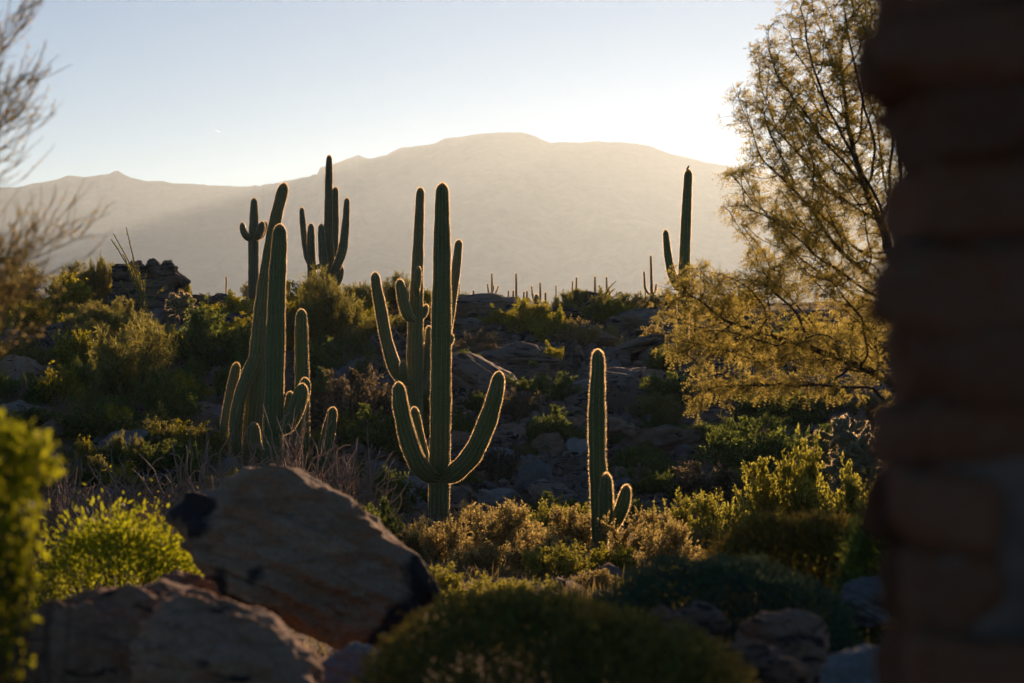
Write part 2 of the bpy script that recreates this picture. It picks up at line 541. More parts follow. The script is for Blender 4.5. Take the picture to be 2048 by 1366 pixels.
def build_mountains():
    YR = 5200.0
    nx, nv = 950, 100
    xs = np.linspace(-1900, 1900, nx)
    px = xs / (K * YR) + CX
    R = np.array(RIDGE, float)
    ridge = (CY - np.interp(px, R[:, 0], R[:, 1])) * K * YR
    P = np.stack([xs * 0.03, 0 * xs, 0 * xs], -1)
    ridge = ridge + 1.6 * fbm(P, 3, 3) + 2.2 * np.maximum(0, vnoise(np.stack([xs * 0.16, 0 * xs, 0 * xs], -1), 8)) * np.clip(vnoise(np.stack([xs * 0.008, 0 * xs, 0 * xs + 4], -1), 8) + 0.3, 0, 1)
    v = np.concatenate([np.linspace(0, 1, 85), np.linspace(1.02, 1.6, nv - 85)])
    V = np.zeros((nv, nx, 3))
    base = -40.0
    for j, t in enumerate(v):
        y = 3300 + (YR - 3300) * t
        if t <= 1:
            f = 0.55 * t ** 1.25 + 0.45 * t ** 3
        else:
            f = 1 - ((t - 1) / 0.6) ** 1.3
        Q = np.stack([xs * 0.0032, np.full_like(xs, y * 0.0016), 0 * xs], -1)
        spur = 1 - np.abs(fbm(Q, 5, 21)) * 1.5
        Q2 = np.stack([xs * 0.02, np.full_like(xs, y * 0.012), 0 * xs], -1)
        amp = np.clip(4 * t * (1.0 - t), 0, 1) * (0.35 if t <= 1 else 0)
        z = base + (ridge - base) * (f + amp * 0.6 * (spur - 0.75) * 0.6) + amp * 14 * fbm(Q2, 4, 31)
        if t < 1:
            z = np.minimum(z, base + (ridge - base) * (y / YR) - (1 - t) * 60)
        V[j, :, 0] = xs * (y / YR if t < 1 else 1)
        V[j, :, 1] = y + 90 * np.interp(px, [-2000, 0, 600, 1000, 1500, 4000], [3, 2, 1, -1, 0, 2])
        V[j, :, 2] = z
    i = np.arange(nv - 1)[:, None] * nx + np.arange(nx - 1)[None, :]
    F = np.stack([i, i + 1, i + nx + 1, i + nx], -1).reshape(-1, 4)
    me = smooth(mesh_uniform("mountains", V.reshape(-1, 3), F))
    mt, nt, out = new_mat("mountain_slope")
    tc = N(nt, "ShaderNodeTexCoord")
    n1 = N(nt, "ShaderNodeTexNoise", Scale=0.012, Detail=9, Roughness=0.7)
    n2 = N(nt, "ShaderNodeTexNoise", Scale=0.06, Detail=6, Roughness=0.7)
    nt.links.new(tc.outputs["Object"], n1.inputs["Vector"])
    nt.links.new(tc.outputs["Object"], n2.inputs["Vector"])
    c = ramp(nt, n1.outputs["Fac"], [(0.35, (0.17, 0.18, 0.17)), (0.55, (0.21, 0.21, 0.20)), (0.72, (0.26, 0.25, 0.24))]).outputs["Color"]
    g = ramp(nt, n2.outputs["Fac"], [(0.35, (0.88, 0.9, 0.88)), (0.65, (1.1, 1.09, 1.07))]).outputs["Color"]
    c = mix(nt, 1.0, c, g, 'MULTIPLY')
    p = N(nt, "ShaderNodeBsdfPrincipled", Roughness=0.95)
    nt.links.new(c, p.inputs["Base Color"])
    nt.links.new(p.outputs[0], out.inputs["Surface"])
    obj("mountains", me, mt, kind="structure")


build_mountains()


def build_haze():
    x, y0, y1, z0, z1 = 3200, -130, 6800, -44, 440
    V = [(-x, y0, z0), (x, y0, z0), (x, y1, z0), (-x, y1, z0), (-x, y0, z1), (x, y0, z1), (x, y1, z1), (-x, y1, z1)]
    F = [(0, 3, 2, 1), (4, 5, 6, 7), (0, 1, 5, 4), (1, 2, 6, 5), (2, 3, 7, 6), (3, 0, 4, 7)]
    mt, nt, out = new_mat("haze_air")
    v = N(nt, "ShaderNodeVolumePrincipled")
    v.inputs["Color"].default_value = (0.66, 0.855, 1.0, 1)
    v.inputs["Density"].default_value = HAZE_DENSITY
    v.inputs["Anisotropy"].default_value = HAZE_G
    nt.links.new(v.outputs[0], out.inputs["Volume"])
    o = obj("haze", mesh_poly("haze", V, F), mt, kind="stuff")
    o["label"] = "pale dusty evening air filling the valley"
    o["category"] = "haze"


HAZE_DENSITY, HAZE_G = 0.63e-4, 0.63
build_haze()

# ------------------------------------------------------------------ shape builders
def resample(pts, rad, step):
    pts = np.asarray(pts, float)
    rad = np.asarray(rad, float)
    n = len(pts)
    if n == 2:
        dense, dr = np.linspace(pts[0], pts[1], 30), np.linspace(rad[0], rad[1], 30)
    else:
        P = np.vstack([2 * pts[0] - pts[1], pts, 2 * pts[-1] - pts[-2]])
        R = np.concatenate([[rad[0]], rad, [rad[-1]]])
        dense, dr = [], []
        for i in range(1, n):
            for t in np.linspace(0, 1, 24, endpoint=(i == n - 1)):
                a = -0.5 * t + t * t - 0.5 * t ** 3
                b = 1 - 2.5 * t * t + 1.5 * t ** 3
                c = 0.5 * t + 2 * t * t - 1.5 * t ** 3
                d = -0.5 * t * t + 0.5 * t ** 3
                dense.append(a * P[i - 1] + b * P[i] + c * P[i + 1] + d * P[i + 2])
                dr.append(R[i] + (R[i + 1] - R[i]) * t)
        dense, dr = np.array(dense), np.array(dr)
    s = np.concatenate([[0], np.cumsum(np.linalg.norm(np.diff(dense, axis=0), axis=1))])
    m = max(4, int(round(s[-1] / step)))
    q = np.linspace(0, s[-1], m + 1)
    return np.stack([np.interp(q, s, dense[:, k]) for k in range(3)], -1), np.interp(q, s, dr), q


def frames(C):
    T = np.gradient(C, axis=0)
    T /= np.linalg.norm(T, axis=1)[:, None] + 1e-12
    u = np.cross(T[0], [0.3, 1, 0.1])
    if np.linalg.norm(u) < 1e-3:
        u = np.cross(T[0], [1, 0, 0])
    u /= np.linalg.norm(u)
    U = [u]
    for i in range(1, len(C)):
        u = u - T[i] * np.dot(u, T[i])
        u /= np.linalg.norm(u) + 1e-12
        U.append(u)
    U = np.array(U)
    return T, U, np.cross(T, U)


def ribbed_limb(pts, rad, origin, step=0.07, per=5, spine_step=0.05, spine_n=5, spine_len=0.045, spine_w=0.003, wave=0.05, seed=0):
    """saguaro limb: ribbed tube with a domed tip; returns body mesh data and spine mesh data (local to origin)"""
    g = np.random.default_rng(seed)
    C, R, q = resample(pts, rad, step)
    L = q[-1]
    rt = R[-1]
    cap = min(rt * 1.7, L * 0.5)
    # finer rings inside the dome
    body = q < L - cap
    qd = L - cap + cap * np.sin(np.linspace(0, math.pi / 2, 11))[:-1]
    qq = np.concatenate([q[body], qd, [L - 1e-4]])
    C2 = np.stack([np.interp(qq, q, C[:, k]) for k in range(3)], -1)
    R2 = np.interp(qq, q, R)
    f = np.ones_like(qq)
    dm = qq > L - cap
    f[dm] = np.sqrt(np.maximum(0.0006, 1 - ((qq[dm] - (L - cap)) / cap) ** 2.3))
    T, U, W = frames(C2)
    # growth rings: soft swelling and pinching along the limb
    wv = 1 + wave * fbm(np.stack([qq * 3.1, 0 * qq + seed * 3.7, 0 * qq], -1), 2, seed) + 0.4 * wave * np.sin(qq * 17 + seed)
    R2 = R2 * wv * f
    nr = int(np.clip(round(2 * math.pi * np.max(rad) / 0.085), 9, 20))
    M_ = nr * per
    th = np.arange(M_) / M_ * 2 * math.pi
    prof = np.abs(np.cos(nr * th / 2)) ** 0.75
    depth = 0.19
    shape = (1 - depth) + depth * prof
    ring = R2[:, None] * shape[None, :]
    V = C2[:, None, :] + ring[..., None] * (np.cos(th)[None, :, None] * U[:, None, :] + np.sin(th)[None, :, None] * W[:, None, :])
    m = len(qq)
    i = np.arange(m - 1)[:, None] * M_
    j = np.arange(M_)[None, :]
    F = np.stack([i + j, i + (j + 1) % M_, i + M_ + (j + 1) % M_, i + M_ + j], -1).reshape(-1, 4)
    V = V.reshape(-1, 3) - origin
    # spines
    ns = max(3, int(L / spine_step))
    sq = (np.arange(ns) + 0.5) / ns * L
    sq = np.concatenate([sq, L - cap * np.linspace(0.0, 0.6, 10) ** 1.6])
    crest = 2 * math.pi * np.arange(nr) / nr
    S, A = np.meshgrid(sq, crest, indexing='ij')
    S = S.ravel()
    A = A.ravel()
    S = np.repeat(S, spine_n)
    S = np.clip(S + g.uniform(-1, 1, S.size) * spine_step * 1.5 * (S < L - cap * 0.6), 0.01, L - 1e-3)
    A = np.repeat(A, spine_n)
    Cs = np.stack([np.interp(S, qq, C2[:, k]) for k in range(3)], -1)
    Us = np.stack([np.interp(S, qq, U[:, k]) for k in range(3)], -1)
    Ws = np.stack([np.interp(S, qq, W[:, k]) for k in range(3)], -1)
    Ts = np.stack([np.interp(S, qq, T[:, k]) for k in range(3)], -1)
    Rs = np.interp(S, qq, R2)
    nrm = np.cos(A)[:, None] * Us + np.sin(A)[:, None] * Ws
    B = Cs + nrm * (Rs * 0.985)[:, None]
    tipw = np.clip((S - (L - cap)) / cap, 0, 1)[:, None]
    dirn = nrm * (1 - 0.75 * tipw) + Ts * tipw + g.normal(0, 0.55, nrm.shape)
    dirn /= np.linalg.norm(dirn, axis=1)[:, None]
    ln = spine_len * g.uniform(0.5, 1.15, len(S))
    side = np.cross(dirn, g.normal(0, 1, dirn.shape))
    side /= np.linalg.norm(side, axis=1)[:, None] + 1e-9
    SV = np.stack([B - side * spine_w * 0.5, B + side * spine_w * 0.5, B + dirn * ln[:, None]], 1).reshape(-1, 3) - origin
    SF = np.arange(len(SV)).reshape(-1, 3)
    return (V, F), (SV, SF)


def tubes(paths, sides=4):
    """paths: list of (points (n,3), radii (n,)) -> V, F of tapered tubes"""
    VV, FF, off = [], [], 0
    a = np.arange(sides) / sides * 2 * math.pi
    ca, sa = np.cos(a), np.sin(a)
    for P, R in paths:
        P = np.asarray(P, float)
        R = np.asarray(R, float)
        n = len(P)
        if n < 2:
            continue
        T, U, W = frames(P)
        V = P[:, None, :] + R[:, None, None] * (ca[None, :, None] * U[:, None, :] + sa[None, :, None] * W[:, None, :])
        i = np.arange(n - 1)[:, None] * sides + off
        j = np.arange(sides)[None, :]
        F = np.stack([i + j, i + (j + 1) % sides, i + sides + (j + 1) % sides, i + sides + j], -1).reshape(-1, 4)
        VV.append(V.reshape(-1, 3))
        FF.append(F)
        off += n * sides
    return np.vstack(VV), np.vstack(FF)


def leaf_faces(P, D, L, Wd, g, fold=None):
    """diamond leaves at P pointing along D (unit), lengths L and widths Wd"""
    n = len(P)
    L = np.broadcast_to(L, (n,))
    Wd = np.broadcast_to(Wd, (n,))
    S = np.cross(D, g.normal(0, 1, D.shape))
    S /= np.linalg.norm(S, axis=1)[:, None] + 1e-9
    mid = P + D * (L * 0.45)[:, None]
    V = np.stack([P, mid + S * (Wd * 0.5)[:, None], P + D * L[:, None], mid - S * (Wd * 0.5)[:, None]], 1).reshape(-1, 3)
    F = np.arange(4 * n).reshape(-1, 4)
    return V, F


def unit(v):
    return v / (np.linalg.norm(v, axis=-1, keepdims=True) + 1e-12)


# ------------------------------------------------------------------ saguaros
_seed = [100]


def saguaro(label, Y, trunk, arms=(), mat='saguaro', detail=1.0, group="saguaro cacti", name="saguaro_cactus", wave=0.045, base_on_ground=True, spine_w=0.0031):
    """trunk / arms: lists of (px, py, half width px[, dY]) from base to tip, at distance Y"""
    def conv(path):
        pts, rad = [], []
        for p in path:
            d = p[3] if len(p) > 3 else 0.0
            pts.append(at(p[0], p[1], Y + d))
            rad.append(p[2] * K * (Y + d))
        return np.array(pts), np.array(rad)
    tp, tr = conv(trunk)
    if base_on_ground:
        g_ = gz(tp[0][0], tp[0][1]) - 0.12
        if tp[0][2] > g_:
            tp = np.vstack([[tp[0][0], tp[0][1], g_], tp])
            tr = np.concatenate([[tr[0]], tr])
        else:
            tp[0][2] = g_
    origin = tp[0].copy()
    root = empty(name, origin, label, "cactus", group)
    far = Y > 120
    for k_, (nm, (P, R)) in enumerate([("trunk", (tp, tr))] + [("arm", conv(a)) for a in arms]):
        _seed[0] += 1
        body, sp = ribbed_limb(P, R, origin, step=(0.06 if not far else 0.15), per=4 if not far else 2,
                               spine_step=0.026 / detail, spine_n=6 if not far else 3, spine_len=0.032 if not far else 0.05,
                               spine_w=spine_w, wave=wave, seed=_seed[0])
        me = smooth(mesh_uniform("saguaro_" + nm, *body))
        o = obj(nm, me, M[mat], root)
        ms = mesh_uniform("saguaro_spines", *sp)
        obj("spines", ms, M['spine'], o, kind="stuff")
    return root


# the leaning old one and its neighbours behind the dry thicket
saguaro("tall leaning pale-green saguaro behind the dry thicket, with a drooping arm", 51,
        [(505, 965, 19), (506, 880, 20), (512, 790, 20), (519, 700, 19), (526, 610, 16.5), (537, 520, 13.5), (551, 440, 12), (562, 395, 11.5), (569, 367, 10.5)],
        [[(512, 712, 12, -.1), (500, 742, 14, -.2), (481, 790, 13, -.3), (470, 850, 12, -.35), (474, 895, 10, -.3), (481, 910, 7, -.2)],
         [(486, 905, 8, .25), (466, 900, 11, .3), (454, 868, 13.5, .3), (459, 815, 13, .3), (467, 765, 11, .3), (474, 726, 8, .3)],
         [(524, 915, 10, -.35), (512, 897, 14, -.5), (508, 872, 13, -.55), (508, 845, 10.5, -.55)]], mat='saguaro_old')
saguaro("stout upright saguaro standing right against the leaning one", 49.5,
        [(545, 985, 20), (547, 850, 20), (551, 700, 19), (555, 560, 17), (559, 490, 15), (560, 449, 12)],
        [[(560, 862, 10, -.3), (576, 850, 15, -.4), (592, 818, 16, -.45), (601, 790, 14.5, -.45), (606, 768, 12, -.4)],
         [(566, 845, 9, .1), (588, 830, 13, .3), (603, 800, 13, .4), (610, 775, 12, .4), (609, 756, 10, .4)],
         [(560, 850, 7, .15), (574, 826, 10, .25), (580, 805, 10, .3), (580, 784, 8.5, .3)]])
saguaro("plain single-column saguaro right of the leaning pair", 52,
        [(606, 985, 14), (606, 860, 14), (604, 740, 13.5), (603, 660, 12.5), (603, 619, 10)],
        [[(618, 945, 9, -.2), (640, 925, 13, -.3), (652, 890, 14, -.35), (660, 850, 12.5, -.3), (667, 815, 9, -.3)]])
# skyline, left of centre
saguaro("short skyline saguaro with stubby upraised arms beside the leaning one", 86,
        [(507, 590, 10.5), (507, 540, 10.5), (507, 480, 10.5), (508, 440, 9), (508, 396, 6.5)],
        [[(503, 478, 5, -.1), (494, 474, 7.5, -.25), (487, 463, 7, -.3), (484, 445, 5.5, -.3)],
         [(511, 478, 5, -.2), (517, 470, 8, -.35), (522, 458, 8, -.4), (525, 443, 6, -.4)],
         [(512, 478, 4, .2), (522, 472, 6, .3), (528, 458, 6.5, .4), (531, 443, 5, .4)]], mat='saguaro_far')
saguaro("tallest skyline saguaro with a candelabra of many arms", 84,
        [(658, 600, 16), (658, 545, 15), (657, 480, 9), (657, 400, 8), (658, 340, 7), (658.5, 311, 5)],
        [[(663, 545, 6, -.3), (672, 535, 9, -.4), (685, 500, 9.5, -.4), (691, 450, 8, -.4), (694, 396, 5.5, -.4)],
         [(656, 548, 7, -.45), (648, 530, 9, -.55), (644, 490, 8, -.55), (642, 448, 6, -.5)],
         [(664, 560, 7, .4), (668, 520, 8.5, .55), (670, 440, 8, .55), (671, 374, 6, .55)],
         [(665, 568, 6, .2), (673, 566, 8, .3), (679, 552, 8, .3), (683, 532, 6, .3)]], mat='saguaro_far')
saguaro("slimmer skyline saguaro with one long arm, just left of the tallest", 84.6,
        [(624, 600, 9), (624, 560, 9.5), (623, 520, 9), (622, 480, 8), (622, 447, 6)],
        [[(621, 530, 5, .2), (615, 515, 7, .25), (609, 480, 6.5, .3), (605, 440, 6, .3), (603.5, 415, 4.5, .3)],
         [(630, 535, 5, -.1), (640, 533, 6, -.1), (648, 540, 6, -.1), (652, 552, 5, -.1)]], mat='saguaro_far')
# centre
saguaro("tall many-armed saguaro just behind the tallest central one", 54,
        [(829, 900, 17), (829, 800, 16.5), (830, 700, 15.5), (832, 620, 14), (835, 530, 11.5), (838, 450, 10), (841, 376, 8)],
        [[(822, 765, 9, -.2), (805, 757, 14, -.35), (790, 735, 14, -.4), (773, 680, 12.5, -.45), (760, 610, 11.5, -.5), (753, 575, 10.5, -.5), (750, 545, 8.5, -.5)],
         [(828, 640, 7, -.3), (816, 632, 10.5, -.45), (807, 605, 11, -.5), (802, 580, 10, -.5), (799, 559, 8, -.5)],
         [(833, 590, 5, -.3), (833, 575, 7.5, -.42), (836, 555, 7.5, -.45), (837, 534, 5.5, -.45)],
         [(839, 636, 4, .1), (846, 632, 6.5, .1), (850, 622, 7, .1), (853, 610, 5.5, .1)],
         [(836, 775, 8, .1), (848, 772, 10, .15), (854, 745, 9.5, .2), (856, 700, 8, .2), (858, 653, 6, .2)],
         [(842, 765, 5, .3), (849, 750, 6.5, .4), (850, 720, 6, .4), (849, 688, 4.5, .4)],
         [(842, 780, 9, .7), (868, 765, 12, 1.0), (885, 710, 11.5, 1.1), (900, 620, 10.5, 1.1), (911, 545, 9.5, 1.1), (918, 480, 7.5, 1.1)],
         [(815, 762, 5, -.3), (808, 752, 8, -.6), (806, 738, 8, -.65), (806, 721, 6, -.65)]], mat='saguaro_old')
saguaro("tallest central saguaro with two great arms raised in a U", 44.5,
        [(876, 1065, 19), (878, 1000, 21), (879, 930, 21), (881, 850, 20.5), (882, 750, 20), (883, 620, 19.5), (884, 520, 17.5), (884, 440, 15), (884.5, 367, 12)],
        [[(873, 955, 11, -.1), (855, 949, 17, -.25), (835, 925, 19, -.35), (817, 880, 18, -.4), (803, 820, 16, -.45), (799, 790, 14, -.45), (797, 765, 11, -.45)],
         [(870, 955, 8, .3), (856, 935, 11, .45), (843, 895, 11, .5), (833, 850, 11, .5), (828, 815, 8.5, .5)],
         [(887, 957, 12, -.1), (910, 945, 19, -.2), (945, 908, 20, -.3), (972, 850, 18.5, -.35), (988, 800, 16.5, -.4), (995, 770, 14, -.4), (999, 744, 10.5, -.4)],
         [(897, 690, 3, .0), (902, 684, 5, .0), (904, 677, 4.5, .0), (903.5, 670, 3.5, .0)]], detail=1.3)
saguaro("single saguaro right of centre with two short arms near its foot", 33.5,
        [(1201, 1140, 16), (1199, 1060, 17), (1196, 960, 17), (1194, 880, 17.5), (1194, 800, 16.5), (1196, 735, 14), (1195.5, 700, 11)],
        [[(1204, 1050, 9, -.2), (1209, 1048, 14, -.3), (1212, 1030, 15, -.35), (1212, 990, 14, -.35), (1213, 948, 10.5, -.35)],
         [(1212, 1058, 8, -.05), (1226, 1052, 12, -.1), (1240, 1025, 14, -.15), (1248, 1000, 13, -.15), (1254, 971, 9.5, -.15)]], detail=1.3, spine_w=0.0026)
saguaro("lone tall saguaro beside the mesquite with one upraised arm and a bird on top", 66,
        [(1365, 770, 12.5), (1366, 650, 12.5), (1368, 560, 12), (1371, 470, 10.5), (1374, 400, 9.5), (1377, 339, 7.5)],
        [[(1364, 580, 6, -.1), (1354, 570, 9, -.25), (1343, 545, 9, -.3), (1336, 510, 8, -.3), (1331, 460, 6, -.3)],
         [(1376, 615, 6, -.2), (1400, 622, 8, -.35), (1425, 622, 9, -.5), (1437, 634, 9, -.55), (1442, 643, 7, -.55)]])

# small ones along the far crest: (px, top, bottom, half width, distance, label)
FARS = [
    (918, 567, 640, 2.0, 150, "thin saguaro post on the crest just right of the great central saguaro"),
    (947, 580, 615, 2.4, 150, "squat saguaro post standing before the dark crest slab"),
    (928, 601, 620, 1.7, 140, "tiny saguaro stub by the dark crest slab"),
    (1017, 580, 604, 1.8, 175, "short thin saguaro right of the small three-armed one"),
    (1027, 580, 604, 2.0, 160, "short saguaro huddled against the tall thin skyline post"),
    (1032, 546, 604, 2.3, 172, "tall thin skyline saguaro post next to the small three-armed one"),
    (1048, 583, 610, 2.0, 165, "left one of two short twin saguaro posts on the crest"),
    (1054, 581, 612, 2.1, 160, "right one of two short twin saguaro posts on the crest"),
    (1080, 564, 612, 2.3, 165, "straight skyline saguaro rising behind the fat barrel-like stub"),
    (1073, 588, 612, 5.6, 118, "fat barrel-like saguaro stub on the crest"),
    (1091, 584, 614, 2.5, 140, "short saguaro just right of the fat barrel-like stub"),
    (1112, 570, 600, 1.5, 230, "faint slender saguaro in the middle of the crest"),
    (1125, 588, 604, 1.8, 200, "tiny saguaro stub in the crest brush"),
    (1145, 561, 598, 1.7, 210, "thin saguaro left of the feathery crest bush"),
    (1153, 554, 604, 2.2, 180, "taller thin saguaro beside the feathery crest bush"),
    (1170, 584, 614, 2.2, 150, "short saguaro before the dark domed crest rock"),
    (1162, 595, 616, 2.2, 120, "small lit saguaro stub under the dark domed crest rock"),
    (1190, 552, 600, 2.5, 170, "skyline saguaro just left of the small ocotillo"),
    (1213, 553, 602, 2.2, 185, "skyline saguaro right of the small ocotillo"),
    (1219, 581, 680, 3.0, 88, "long thin saguaro standing on the near slope below the crest"),
    (1281, 580, 600, 1.7, 200, "tiny saguaro left of the forked skyline saguaro"),
    (1291, 569, 600, 1.6, 190, "slim saguaro touching the forked skyline saguaro"),
    (1401, 541, 566, 1.7, 230, "small dark saguaro between the bird's saguaro and the mesquite"),
    (708, 568, 605, 2.0, 150, "left one of two thin posts right of the candelabra saguaro"),
    (720, 562, 605, 1.7, 165, "right one of two thin posts right of the candelabra saguaro"),
    (765, 574, 606, 1.6, 170, "thin saguaro half hidden behind the olive brush, left one"),
    (772, 567, 606, 1.7, 180, "thin saguaro half hidden behind the olive brush, right one"),
    (452, 552, 576, 1.6, 120, "tiny dark post on the crest left of the stubby-armed saguaro"),
    (1662, 622, 690, 4.0, 80, "small saguaro seen through the mesquite branches, left one"),
    (1686, 615, 690, 4.6, 82, "small saguaro seen through the mesquite branches, middle one"),
    (1701, 628, 700, 4.2, 79, "small saguaro seen through the mesquite branches, right one"),
    (194, 570, 605, 1.8, 100, "thin dark post left of the rock outcrop"),
]
for (x, t, b, hw, Y, lab) in FARS:
    saguaro(lab, Y, [(x, b, hw), (x + rng.uniform(-.6, .6), (t + b) / 2, hw * 1.05), (x, t, hw * 0.75)], mat='saguaro_far', group="small saguaros along the far crest", spine_w=0.003)
saguaro("small slender three-armed saguaro on the skyline right of centre", 172,
        [(984, 604, 2.3), (984, 575, 2.4), (983.5, 546, 1.6)],
        [[(983, 592, 1.2), (979, 588, 1.9), (976, 580, 1.7), (975, 567, 1.3)], [(985, 592, 1.2), (990, 588, 1.9), (994, 580, 1.7), (997, 571, 1.3)],
         [(985, 585, 1.2, -.3), (986.5, 578, 1.6, -.4), (987, 570, 1.3, -.4)]], mat='saguaro_far', group="small saguaros along the far crest", spine_w=0.003)
saguaro("forked skyline saguaro with one long and one short arm left of the mesquite", 135,
        [(1304, 610, 3.2), (1303, 570, 3.1), (1301.5, 511, 2.1)],
        [[(1303, 590, 1.8), (1296, 586, 2.6), (1290, 575, 2.6), (1288, 543, 1.9)], [(1305, 588, 1.6), (1310, 584, 2.4), (1312, 574, 2.2), (1313, 567, 1.7)]],
        mat='saguaro_far', group="small saguaros along the far crest", spine_w=0.003)
saguaro("small saguaro with a side bud on the near slope left of the mesquite", 84,
        [(1292, 690, 3.6), (1292, 660, 3.8), (1292, 641, 3.0)],
        [[(1294, 664, 1.6), (1297, 660, 2.2), (1297.5, 655, 1.8)]], mat='saguaro_far', group="small saguaros along the far crest", spine_w=0.003)
saguaro("small leaning saguaro on the crest left of the fat barrel-like stub", 158,
        [(1069, 608, 2.1), (1065, 590, 2.1), (1063, 571, 1.6)], mat='saguaro_far', group="small saguaros along the far crest", spine_w=0.003)

# ------------------------------------------------------------------ rocks
def icosphere(sub):
    t = (1 + 5 ** 0.5) / 2
    V = [(-1, t, 0), (1, t, 0), (-1, -t, 0), (1, -t, 0), (0, -1, t), (0, 1, t), (0, -1, -t), (0, 1, -t), (t, 0, -1), (t, 0, 1), (-t, 0, -1), (-t, 0, 1)]
    F = [(0, 11, 5), (0, 5, 1), (0, 1, 7), (0, 7, 10), (0, 10, 11), (1, 5, 9), (5, 11, 4), (11, 10, 2), (10, 7, 6), (7, 1, 8),
         (3, 9, 4), (3, 4, 2), (3, 2, 6), (3, 6, 8), (3, 8, 9), (4, 9, 5), (2, 4, 11), (6, 2, 10), (8, 6, 7), (9, 8, 1)]
    V = [np.array(v) / np.linalg.norm(v) for v in V]
    for _ in range(sub):
        mid, F2 = {}, []

        def md(a, b):
            k_ = (min(a, b), max(a, b))
            if k_ not in mid:
                v = V[a] + V[b]
                V.append(v / np.linalg.norm(v))
                mid[k_] = len(V) - 1
            return mid[k_]
        for a, b, c in F:
            ab, bc, ca = md(a, b), md(b, c), md(c, a)
            F2 += [(a, ab, ca), (b, bc, ab), (c, ca, bc), (ab, bc, ca)]
        F = F2
    return np.array(V), np.array(F)


ICO = {k_: icosphere(k_) for k_ in (2, 3, 4, 5)}


def rock_mesh(name, seed, sub=4, flat=1.0, rough=0.05, planes=11, layers=0.05):
    """an angular block: radial hull of random planes, chipped and layered"""
    g = np.random.default_rng(seed)
    D, F = ICO[sub]
    nrm = unit(g.normal(0, 1, (planes, 3)))
    dist = g.uniform(0.62, 1.0, planes)
    dots = D @ nrm.T
    r = np.where(dots > 0.05, dist[None, :] / np.maximum(dots, 0.05), 9.0)
    r = -np.log(np.exp(-26 * np.minimum(r, 3)).sum(1)) / 26          # softened minimum keeps edges worn
    r = np.clip(r, 0.3, 1.3)
    V = D * r[:, None]
    ax = unit(np.array([0.25, 0.1, 1.0]) + g.normal(0, 0.25, 3))
    h = V @ ax
    lay = fbm(np.stack([h * 5.5 + seed, V[:, 0] * 0.5, V[:, 1] * 0.5], -1), 3, seed)
    V = V * (1 + layers * np.sign(lay) * np.abs(lay) ** 0.7 + rough * fbm(V * 2.6 + seed, 4, seed + 3))[:, None]
    V[:, 2] *= flat
    return smooth(mesh_uniform(name, V, F))


ROCKS = [rock_mesh("boulder_shape", 300 + i, 4, (1.0, 0.75, 0.9, 0.6)[i % 4], 0.10, 8 + i % 6, 0.07 + 0.03 * (i % 3)) for i in range(14)]
SLABS = [rock_mesh("slab_shape", 400 + i, 4, 0.55, 0.09, 9, 0.13) for i in range(5)]


def rock_at(px, py, w, h, label, mat='rock_hill', Y=None, rot=None, tilt=(0, 0), sink=0.35, slab=False, group=None, name="boulder", depth=1.0, seed=None):
    """a boulder whose foot is seen at (px, py), w and h pixels across"""
    p = hit(px, py) if Y is None else np.array([(px - CX) * K * Y, Y, gz((px - CX) * K * Y, Y)])
    src = SLABS if slab else ROCKS
    g = np.random.default_rng(seed if seed is not None else int(px * 13 + (py or 0) * 7))
    me = src[int(g.integers(len(src)))]
    sx = w * K * p[1] * 0.56
    flat = 0.55 if slab else 0.8
    sz = h * K * p[1] * 0.62 / flat
    if len(me.materials) == 0:
        me.materials.append(M[mat])
    o = obj(name, me)
    o.material_slots[0].link = 'OBJECT'
    o.material_slots[0].material = M[mat]
    o.location = (p[0], p[1], p[2] + h * K * p[1] * (0.5 - sink))
    o.scale = (sx, sx * depth * g.uniform(0.75, 1.05), sz)
    o.rotation_euler = (tilt[0], tilt[1], g.uniform(-0.5, 0.5) + (math.pi if g.random() < 0.5 else 0) if rot is None else rot)
    o["label"] = label
    o["category"] = "rock"
    if group:
        o["group"] = group
    return o


